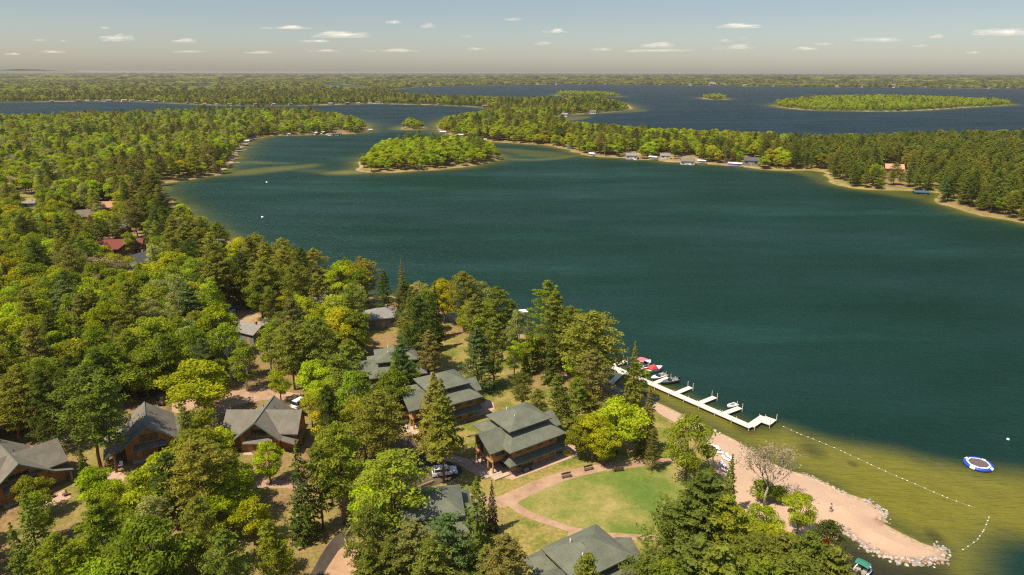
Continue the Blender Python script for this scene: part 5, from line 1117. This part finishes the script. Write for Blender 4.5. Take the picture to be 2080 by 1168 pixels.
# swim raft, mooring buoys
g = G(1061, 632, .3); t = thing('swim_raft', 'square white swim raft anchored off the shore pines', 'raft', (g.x, g.y, 0), R(20))
MB().box(-1.5, 1.5, -1.4, 1.4, .22, .38).build('deck', WV, t)
for x in (-1.1, 1.1): MB().tube((x, -1.35, .08), (x, 1.35, .08), .24, .24, 10).build('pontoon', ALU, t)
for s in (-.25, .25): MB().tube((1.55, s, -.3), (1.55, s, 1.0), .03).build('ladder_rail', ALU, t)
for x, y, lb in ((533, 442, 'lone white mooring buoy on the open lake left of centre'), (542, 371, 'small white mooring buoy near the sandy cove'), (2047, 894, 'white mooring buoy right of the trampoline')):
    g = G(x, y, 0); t = thing('mooring_buoy', lb, 'buoy', (g.x, g.y, 0)); k = 1.6 if y < 500 else .7
    MB().add(*ring(.001, .42 * k, 14, 10, .2)).build('ball', WV, t, True); MB().tube((0, 0, .5 * k), (0, 0, .8 * k), .08, .06).build('eye', ALU, t)
# lakeside boat lifts and moored boats along the far shores
def lift(label, px, py, an, m, s=1.0, boatm=WHT):
    g = G(px, py, 0); t = thing('boat_lift', label, 'boat lift', (g.x, g.y, 0), an, None, s * .78)
    c = MB(); n = 6; vs = []
    for i in range(n + 1):
        y = -1.7 + 3.4 * i / n; z = 2.6 + .55 * (1 - (y / 1.7) ** 2); vs += [(-3.4, y, z), (3.4, y, z), (-3.4, y, z - .1), (3.4, y, z - .1)]
    fs = [(i * 4, i * 4 + 1, i * 4 + 5, i * 4 + 4) for i in range(n)] + [(i * 4 + 2, i * 4 + 6, i * 4 + 7, i * 4 + 3) for i in range(n)] + [(i * 4, i * 4 + 4, i * 4 + 6, i * 4 + 2) for i in range(n)] + [(i * 4 + 1, i * 4 + 3, i * 4 + 7, i * 4 + 5) for i in range(n)] + [(0, 2, 3, 1), (n * 4, n * 4 + 1, n * 4 + 3, n * 4 + 2)]
    c.add(vs, fs).build('canopy', m, t)
    for x in (-2.8, 2.8):
        for y in (-1.65, 1.65): MB().tube((x, y, -2), (x, y, 2.62), .08).build('post', ALU, t)
    V, F = hull_mesh(5.6, 2.1, .8); n = 11
    F = F + [(i * 5 + 2, i * 5 + 7, i * 5 + 8, i * 5 + 3) for i in range(n - 1)]
    hb = MB().add([(x, y, z + .9) for x, y, z in V], F).build('hull', boatm, t)
    MB().box(-2.8, 2.8, -1.5, -1.3, .35, .5).build('cradle', ALU, t)
for a in (('boat lift with orange-white canopy at the left shore bend', 318, 387, R(20), ORC, 1.25), ('white canopied boat lift hidden among the left shore pines', 487, 498, R(-30), WHC, .8), ('boat lift with bright blue canopy on the left shore', 513, 283.5, R(10), BLC, 1.5), ('white canopied lift below the blue one', 500, 291, R(10), WHC, 1.4),
          ('red-grey canopied lift, lowest of the left shore row', 484, 305, R(15), TANC, 1.3), ('white lift at the middle of the left point', 641, 274, R(80), WHC, 1.4), ('white lift right of the middle of the left point', 655, 273, R(80), WHC, 1.4), ('blue-hulled boat lift alone on the left point', 586, 276, R(80), TANC, 1.2),
          ('green-canopied lift beside the narrow neck of the right shore', 1159, 303.5, R(-10), GRC, 1.5), ('twin white lift, first on the right shore', 1204, 319, R(-60), WHC, 1.6), ('white lift below the second white cottage', 1327, 325.5, R(-40), WHC, 1.5), ('white lift between the two big cottages', 1426, 333, R(-40), WHC, 1.4),
          ('left one of the paired white lifts near the dark cottage', 1488, 338, R(-30), WHC, 1.4), ('right one of the paired white lifts near the dark cottage', 1498, 339, R(-30), WHC, 1.4), ('white lift at the tip of the right neck', 900, 272, R(0), WHC, 1.5), ('second white lift at the right neck', 935, 278, R(0), WHC, 1.4), ('tan lift on the shore behind the small island', 982, 288, R(0), TANC, 1.4), ('white lift at the end of the left point', 753, 266, R(0), WHC, 1.0)):
    lift(*a)
def small_dock(label, a, b, w_=1.3):
    o = G(*a, .5); t = thing('small_dock', label, 'dock', (o.x, o.y, 0)); plank('walkway', a, b, w_, t, Vector((o.x, o.y, 0)), .5, ends=False)
for a in (('short white dock seen under the shore pines', (1105, 684), (1122, 678)), ('white dock left of the raft under the pines', (1008, 672), (1036, 662)), ('dock at the first left shore bend', (300, 392), (330, 390)), ('dock on the left shore below the blue canopy', (478, 307), (500, 304)), ('thin dock on the left shore above the cove', (462, 333), (486, 330)), ('dock at the left point beside the white lifts', (662, 273), (672, 276)), ('dock off the white-fronted cottage', (1390, 331), (1404, 335)), ('dock off the first white cottage', (1285, 322), (1292, 325))):
    small_dock(*a)
kayak('upper yellow kayak on the left point shore', (537, 276), (550, 274.5), YEL); kayak('second yellow kayak on the left point shore', (545, 277.5), (560, 276), ORA)
# stones along the spit, utility pole, rails, person
RK = []
for k in range(5):
    bm = bmesh.new(); bmesh.ops.create_icosphere(bm, subdivisions=2, radius=.5); r_ = np.random.default_rng(50 + k)
    a = r_.normal(0, 1, (6, 3)); a /= np.linalg.norm(a, axis=1)[:, None]
    for v in bm.verts:
        for n_ in a:
            d = v.co.dot(Vector(n_)) - .36
            if d > 0: v.co -= Vector(n_) * d
        v.co.z *= .75
    me = bpy.data.meshes.new('rock'); bm.to_mesh(me); bm.free(); RK.append(me)
RKM = [plain('pale_stone', (.40, .345, .30), .9, .3, 2, bump=.4), plain('grey_stone', (.24, .22, .205), .9, .3, 2, bump=.4), plain('rosy_stone', (.33, .23, .19), .9, .3, 2, bump=.4)]
for k, me in enumerate(RK): me.materials.append(RKM[k % 3])
RUNS = [([(1712,1079),(1735,1094),(1760,1113),(1790,1127),(1820,1138),(1850,1143.5),(1885,1143),(1912,1137)], 150, .50, 'pale boulder in the wall along the cove side of the sand spit', 1.3),
        ([(1912,1137),(1923,1126),(1918,1114),(1905,1110)], 40, .48, 'pale boulder at the tip of the sand spit', 1.1),
        ([(1788,1058),(1799,1056),(1801,1049),(1793,1037),(1775,1026),(1752,1014)], 60, .42, 'pale stone in the hooked groin on the lake side of the spit', 1.1),
        ([(1728,1006),(1705,997),(1690,989)], 18, .38, 'pale stone at the water edge of the beach left of the groin', .5), ([(1683,985),(1660,973),(1630,962)], 22, .34, 'small stone at the water edge in the middle of the beach', .5),
        ([(1240,792),(1262,796),(1280,802),(1262,806),(1243,800)], 26, .55, 'brown stone in the bank where the dock meets the shore', 1.5), ([(1437,872),(1450,877),(1463,882),(1448,884)], 12, .6, 'stone at the top corner of the beach', .6)]
for pts, n, sz, lb, spread in RUNS:
    P = np.array([G(x, y, 0)[:2] for x, y in pts]); s = np.r_[0, np.cumsum(np.linalg.norm(np.diff(P, axis=0), axis=1))]
    for i in range(n):
        u = random.random() * s[-1]; x, y = (np.interp(u, s, P[:, k]) + random.gauss(0, spread * .45) for k in (0, 1)); k = random.choice((0, 0, 1, 2, 3, 4))
        o = link('rock', RK[k]); z = max(zat(x, y), 0); q_ = sz * random.uniform(.6, 1.5); o.scale = (q_, q_ * random.uniform(.7, 1.2), q_ * random.uniform(.8, 1.1)); o.location = (x, y, z + .16 * q_); o.rotation_euler = (0, 0, random.uniform(0, 6.28))
        tag(o, lb, 'rock', lb.split(' in the ')[0] + 's: ' + ' '.join(lb.split()[-4:]))
b0 = G(452, 562, 1); t = thing('utility_pole', 'tall grey utility pole with a crossarm above the left wood', 'utility pole', b0)
ph_ = 14.5; MB().tube((0, 0, 0), (0, 0, ph_), .24, .16, 9).build('pole', plain('weathered_pole', (.24, .21, .18), .9, .2), t)
MB().box(-2.6, 2.6, -.1, .1, ph_ - .75, ph_ - .45).build('crossarm', MATS['weathered_pole'], t)
for x in (-2.3, -1.1, 1.1, 2.3): MB().tube((x, 0, ph_ - .45), (x, 0, ph_ - .1), .08, .05, 7).build('insulator', GREYH, t)
LOG = plain('log_rail', (.33, .24, .14), .9, .3, 3)
def rail(label, a, b, name='log_rail'):
    p, q, an, L = heading(a, b, 1.0); t = thing(name, label, 'log rail', (p.x, p.y, 1), an)
    MB().tube((0, 0, .42), (L, 0, .42), .13, .12, 8).build('rail', LOG, t)
    for i in range(max(2, int(L / 2.6) + 1)): MB().tube((L * i / max(1, int(L / 2.6)), 0, -.1), (L * i / max(1, int(L / 2.6)), 0, .48), .12, .11, 7).build('post', LOG, t)
rail('log rail at the front edge of the asphalt parking', (850, 992), (880, 980)); rail('log rail along the inner bend of the asphalt road', (702, 1090), (722, 1062)); rail('short log rail lower on the bend of the asphalt road', (701, 1098), (706, 1117)); rail('low rail along the gravel drive at the left', (129, 902), (158, 893))
rail('log rail along the patio side of the parking', (905, 990), (925, 978))
# chairs on the cabin patio
def chair(label, px, py, an, m):
    t = thing('garden_chair', label, 'chair', G(px, py, 1.02), an)
    MB().box(-.3, .3, -.3, .3, .36, .42).build('seat', m, t); MB().box(-.36, -.29, -.32, .32, .38, 1.05).build('backrest', m, t)
    for x in (-.26, .26):
        for y in (-.27, .27): MB().box(x - .035, x + .035, y - .035, y + .035, 0, .36).build('leg', m, t)
    for y in (-.34, .34): MB().box(-.3, .32, y - .05, y + .05, .58, .62).build('armrest', m, t)
chair('bright red chair in the porch shade of the long-roofed cabin', 237, 951, R(-60), REDC); chair('white chair beside the red one under the cabin eave', 246, 948, R(-80), WV); chair('dark chair on the patio of the cabin at the left edge', 132, 1007, R(-120), BW); chair('brown chair on the patio near the cabin door', 108, 1010, R(-30), BW)
chair('green chair in the shade beside the red chair', 243, 944, R(-100), GRC)
# the person walking on the beach: one skinned body, clothes over it
SKIN = plain('skin', (.42, .25, .17), .6, .08); g = G(1687, 1036, 1); pz = zat(g.x, g.y)
def skin(name, pts, edges, rad, m, parent):
    me = bpy.data.meshes.new(name); me.from_pydata(pts, edges, []); o = bpy.data.objects.new(name, me); COL.objects.link(o); me.materials.append(m)
    md = o.modifiers.new('skin', 'SKIN'); md.use_smooth_shade = True
    for v, r_ in zip(me.skin_vertices[0].data, rad): v.radius = (r_, r_ * .9)
    me.skin_vertices[0].data[0].use_root = True
    sb = o.modifiers.new('sub', 'SUBSURF'); sb.levels = 1; sb.render_levels = 2; o.parent = parent; return o
t = thing('person', 'person in pale top and dark shorts walking along the sand towards the spit', 'person', (g.x, g.y, pz + .02), R(-70))
J = dict(pel=(0, 0, .95), sp=(.01, 0, 1.15), ch=(.02, 0, 1.36), nk=(.03, 0, 1.50), hd=(.05, 0, 1.60), tp=(.05, 0, 1.73), sl=(.02, .19, 1.42), el=(-.06, .25, 1.14), wl=(.06, .27, .90), sr=(.02, -.19, 1.42), er=(.02, -.26, 1.14), wr=(.16, -.25, .92),
         hl=(.02, .10, .90), kl=(.16, .10, .50), al=(.10, .10, .09), tl=(.26, .10, .04), hr=(-.02, -.10, .90), kr=(-.02, -.10, .50), ar=(-.26, -.10, .14), tr=(-.15, -.10, .03))
nm = list(J); rad = dict(pel=.14, sp=.125, ch=.145, nk=.06, hd=.10, tp=.075, sl=.065, el=.045, wl=.03, sr=.065, er=.045, wr=.03, hl=.095, kl=.06, al=.04, tl=.035, hr=.095, kr=.06, ar=.04, tr=.035)
E_ = [('pel', 'sp'), ('sp', 'ch'), ('ch', 'nk'), ('nk', 'hd'), ('hd', 'tp'), ('ch', 'sl'), ('sl', 'el'), ('el', 'wl'), ('ch', 'sr'), ('sr', 'er'), ('er', 'wr'), ('pel', 'hl'), ('hl', 'kl'), ('kl', 'al'), ('al', 'tl'), ('pel', 'hr'), ('hr', 'kr'), ('kr', 'ar'), ('ar', 'tr')]
pts = [J[n] for n in nm]; edg = [(nm.index(a), nm.index(b)) for a, b in E_]; rd = [rad[n] for n in nm]
for s, w_ in (('l', 'wl'), ('r', 'wr')):
    w0 = Vector(J[w_]); palm = w0 + Vector((.02, 0, -.07)); i0 = len(pts); pts.append(tuple(palm)); rd.append(.028); edg.append((nm.index(w_), i0))
    for k in range(4):
        a_ = palm + Vector((-.03 + .02 * k, 0, -.045 - (.008 if k in (1, 2) else 0))); b_ = a_ + Vector((.012, .008 if s == 'l' else -.008, -.03)); j = len(pts); pts += [tuple(a_), tuple(b_)]; rd += [.009, .008]; edg += [(i0, j), (j, j + 1)]
    a_ = palm + Vector((.035, 0, .01)); j = len(pts); pts += [tuple(a_), tuple(a_ + Vector((.015, 0, -.03)))]; rd += [.01, .009]; edg += [(i0, j), (j, j + 1)]
skin('body', pts, edg, rd, SKIN, t)
skin('shirt', [(0, 0, .98), (.01, 0, 1.15), (.02, 0, 1.36), (.03, 0, 1.47), (.02, .19, 1.42), (-.02, .22, 1.28), (.02, -.19, 1.42), (.02, -.23, 1.28)], [(0, 1), (1, 2), (2, 3), (2, 4), (4, 5), (2, 6), (6, 7)], [.155, .145, .165, .07, .085, .07, .085, .07], plain('pale_cotton', (.60, .58, .54), .9, .08), t)
skin('shorts', [(0, 0, .99), (0, 0, .92), (.04, .10, .80), (.11, .10, .58), (-.02, -.10, .80), (-.02, -.10, .58)], [(0, 1), (1, 2), (2, 3), (1, 4), (4, 5)], [.155, .15, .12, .10, .12, .10], plain('dark_cotton', (.03, .03, .045), .9, .2), t)
skin('hair', [(.02, 0, 1.66), (.035, 0, 1.75), (-.03, 0, 1.60)], [(0, 1), (0, 2)], [.108, .08, .075], plain('dark_hair', (.03, .02, .015), .7, .3), t)
f = MB()
for y in (-.035, .035): f.tube((.138, y, 1.645), (.15, y, 1.645), .013, .01, 8)
f.build('eyes', BLK, t); f = MB(); f.add([(.13, -.015, 1.60), (.13, .015, 1.60), (.168, 0, 1.592), (.14, 0, 1.645)], [(0, 1, 2), (0, 2, 3), (1, 3, 2), (0, 3, 1)]); f.build('nose', SKIN, t)
MB().box(.135, .143, -.025, .025, 1.560, 1.568).build('mouth', REDC, t)
# pale cottages strung along the far shores
FG = 'cottages on the far shores'; CW = [(WHITEW, SHSL), (WHITEW, SHBR), (GREYW, SHSL), (CEDAR, SHBR), (WHITEW, SHTAN)]
def far_house(label, px, py, s, k):
    g = G(px, py, 1); w_, r_ = CW[k % 5]
    t = thing('lake_house', label, 'lake house', (g.x, g.y, .6), math.atan2(g.y, g.x) - math.pi / 2 + random.uniform(-.5, .5), FG, s)
    MB().box(-7, 7, -4.5, 4.5, -1, 4.4).build('wall', w_, t); MB().ext_x([(-5.3, 4.2), (0, 7.2), (5.3, 4.2), (5.3, 3.9), (0, 6.9), (-5.3, 3.9)], -7.6, 7.6).build('roof', r_, t)
    MB().ext_x([(-4.5, 4.3), (4.5, 4.3), (0, 6.8)], -6.98, 6.98).build('gable', w_, t)
    for x in (-4.5, 0, 4.5): window(t, (x, -4.5, 2.2), 2.6, 1.7, 'y', -1)
random.seed(21)
for i, x in enumerate((12, 55, 105, 160, 178, 196, 212, 222, 238, 252, 268, 285, 302, 318, 335)): far_house(f'pale lake house on the opposite shore behind the left narrows, {["1st","2nd","3rd","4th","5th","6th","7th","8th","9th","10th","11th","12th","13th","14th","15th"][i]} from the left', x, 206.2 + (1 if x > 300 else 0), random.uniform(.5, .85), i)
for i, x in enumerate((380, 398, 416, 440, 468, 492, 520, 556, 590, 640, 672, 705, 728, 752, 768, 890)): far_house(f'lake house on the shore beyond the left point, {["1st","2nd","3rd","4th","5th","6th","7th","8th","9th","10th","11th","12th","13th","14th","15th","16th"][i]} from the left', x, np.interp(x, [370, 430, 500, 640, 760, 900], [210, 212.5, 214, 213, 210, 213]), random.uniform(.4, .75), i + 2)
for i, x in enumerate((872, 920, 958, 1052, 1092, 1130, 1178, 1230, 1292, 1340, 1402, 1434, 1446, 1474, 1512, 1540, 1572, 1618, 1640, 1700, 1752, 1812, 1826, 1880, 1930, 1975, 2010, 2046, 2070)): far_house('tiny pale lake house on the farthest shore of the big lake' if i not in (12, 21) else ('largest pale house on the farthest shore, right of centre' if i == 12 else 'large white house on the farthest shore behind the big island'), x, np.interp(x, [860, 960, 1100, 1300, 1500, 1700, 2080], [176, 173.5, 171.6, 171.9, 174.3, 176.8, 180]), random.uniform(.7, 1.3) if i not in (12, 21) else 2.6, i)
for i, (x, y) in enumerate(((1148, 237), (1205, 231), (1060, 226), (985, 219))): far_house(['lake house at the bay end of the middle peninsula', 'lake house nearest the tip of the middle peninsula', 'lake house half hidden where the two necks meet', 'lake house on the neck above the channel'][i], x, y - 1.2, .8, i)
# ------------------------------------------------------------------ fair-weather clouds, far off and above the air box
def cloud_mat(k, al):
    m, nt, out = mat('cloud_vapour_%d' % k); d = N(nt, 'ShaderNodeBsdfDiffuse'); d.inputs[0].default_value = (.98, .96, .93, 1); tr = N(nt, 'ShaderNodeBsdfTransparent'); ts = N(nt, 'ShaderNodeBsdfTranslucent'); ts.inputs[0].default_value = (.98, .96, .93, 1)
    a = N(nt, 'ShaderNodeMixShader'); a.inputs[0].default_value = .45; nt.links.new(d.outputs[0], a.inputs[1]); nt.links.new(ts.outputs[0], a.inputs[2])
    mx = N(nt, 'ShaderNodeMixShader'); mx.inputs[0].default_value = al; nt.links.new(tr.outputs[0], mx.inputs[1]); nt.links.new(a.outputs[0], mx.inputs[2]); nt.links.new(mx.outputs[0], out.inputs[0]); return m
CLB = []
for k in range(5):
    r_ = np.random.default_rng(80 + k); bm = bmesh.new()
    for i in range(34):
        x = float(np.clip(r_.normal(0, .36), -.75, .75)); hgt = max(.05, (1 - (x / 1.0) ** 2)) ; s_ = r_.uniform(.10, .27) * (.5 + .6 * hgt)
        M = Matrix.Translation((x, r_.normal(0, .10), r_.uniform(0, .30) ** 1.3 * hgt)) @ Matrix.Diagonal((s_ * 1.25, s_, s_ * .55, 1))
        bmesh.ops.create_icosphere(bm, subdivisions=3, radius=1, matrix=M)
    for v in bm.verts:
        c_ = v.co * 7; v.co += Vector((math.sin(c_.y * 1.7 + c_.z), math.sin(c_.x * 1.9), math.sin(c_.x * 1.3 + c_.y * 2.1))) * .022
        if v.co.z < -.03: v.co.z = -.03 + (v.co.z + .03) * .2
    me = bpy.data.meshes.new('cloud'); bm.to_mesh(me); bm.free(); me.materials.append(None); me.polygons.foreach_set('use_smooth', [True] * len(me.polygons)); CLB.append(me)
CL = [(240, 82, 62, 20, .95), (585, 58, 85, 10, .8), (690, 75, 105, 18, .95), (798, 47, 30, 9, .8), (871, 56, 30, 14, .75), (1042, 41, 32, 8, .65), (1129, 66, 44, 13, .9), (1500, 56, 82, 13, .95), (2030, 70, 110, 20, .95), (378, 85, 50, 11, .7), (82, 83, 26, 7, .55), (128, 84, 18, 6, .5), (212, 58, 24, 7, .5), (640, 85, 60, 8, .7), (1340, 95, 70, 14, .65), (1345, 104, 110, 8, .5),
      (1495, 98, 75, 14, .5), (1635, 101, 46, 10, .65), (1780, 83, 100, 12, .5), (1905, 77, 32, 10, .7), (1870, 95, 30, 8, .45), (800, 104, 100, 9, .5), (105, 107, 50, 8, .5), (25, 111, 32, 7, .6), (530, 108, 60, 7, .4), (385, 106, 60, 7, .45), (660, 104, 60, 7, .45), (965, 101, 34, 8, .5), (1220, 102, 44, 9, .5), (1106, 90, 36, 9, .5), (1675, 91, 34, 8, .55), (1470, 84, 30, 8, .4), (1510, 79, 30, 7, .35), (1975, 108, 30, 7, .4), (950, 75, 20, 5, .35), (1290, 105, 34, 7, .4)]
CVM = [cloud_mat(k, d) for k, d in enumerate((.011, .016, .024, .036, .055))]
CLG = {}
for i, (x, y, w_, h_, de) in enumerate(CL):
    a = math.atan2(147 - y, FPX) ; D = 26500 + 2500 * (i % 5); dirv = CM @ np.array([(x - 1040) / FPX, -(y - 584) / FPX, -1.0]); k = D / dirv[1]
    P = Vector((dirv[0] * k, D, HC + dirv[2] * k)); o = link('cloud', CLB[i % 5]); o.location = P; sc = w_ / FPX * D * .62; o.scale = (sc, sc * .5, h_ / FPX * D * 1.9)
    sl_ = o.material_slots[0]; sl_.link = 'OBJECT'; sl_.material = CVM[min(4, int(de * 5))]; side = 'left' if x < 520 else ('left-centre' if x < 1040 else ('right-centre' if x < 1560 else 'right'))
    lab = ('flat' if w_ > 80 else 'small') + (' bright' if de > .75 else ' faint') + (' cumulus high in the ' if y < 70 else (' cumulus midway up the ' if y < 95 else ' cumulus low over the horizon in the ')) + side + ' sky'
    CLG.setdefault(lab, []).append((x, o))
for lab, v in CLG.items():
    v.sort(key=lambda e: e[0])
    for k, (x, o) in enumerate(v): tag(o, lab if len(v) == 1 else f'{lab}, {["first", "second", "third", "fourth", "fifth", "sixth", "seventh", "eighth"][k]} from the left', 'cloud', 'fair-weather clouds')
# a low ridge on the left horizon
P = [G(a, 150.5, 0) for a in (-250, -150, -60, 0, 40, 80, 120, 170, 260)]; hb = [0, 30, 70, 95, 112, 104, 84, 62, 0]; vs = []; u0 = 15000
for (p, h) in zip(P, hb):
    d = Vector((p.x, p.y, 0)).normalized(); b_ = d * u0; vs += [(b_.x, b_.y, -1), (b_.x + d.x * 500, b_.y + d.y * 500, h * 1.0), (b_.x + d.x * 1400, b_.y + d.y * 1400, -1)]
tag(MB().add(vs, [(i * 3 + j, i * 3 + 3 + j, i * 3 + 4 + j, i * 3 + 1 + j) for i in range(8) for j in (0, 1)]).build('hills', plain('far_wooded_hill', (.055, .075, .025), .95, .4, .004), smoothf=True), kind='structure')
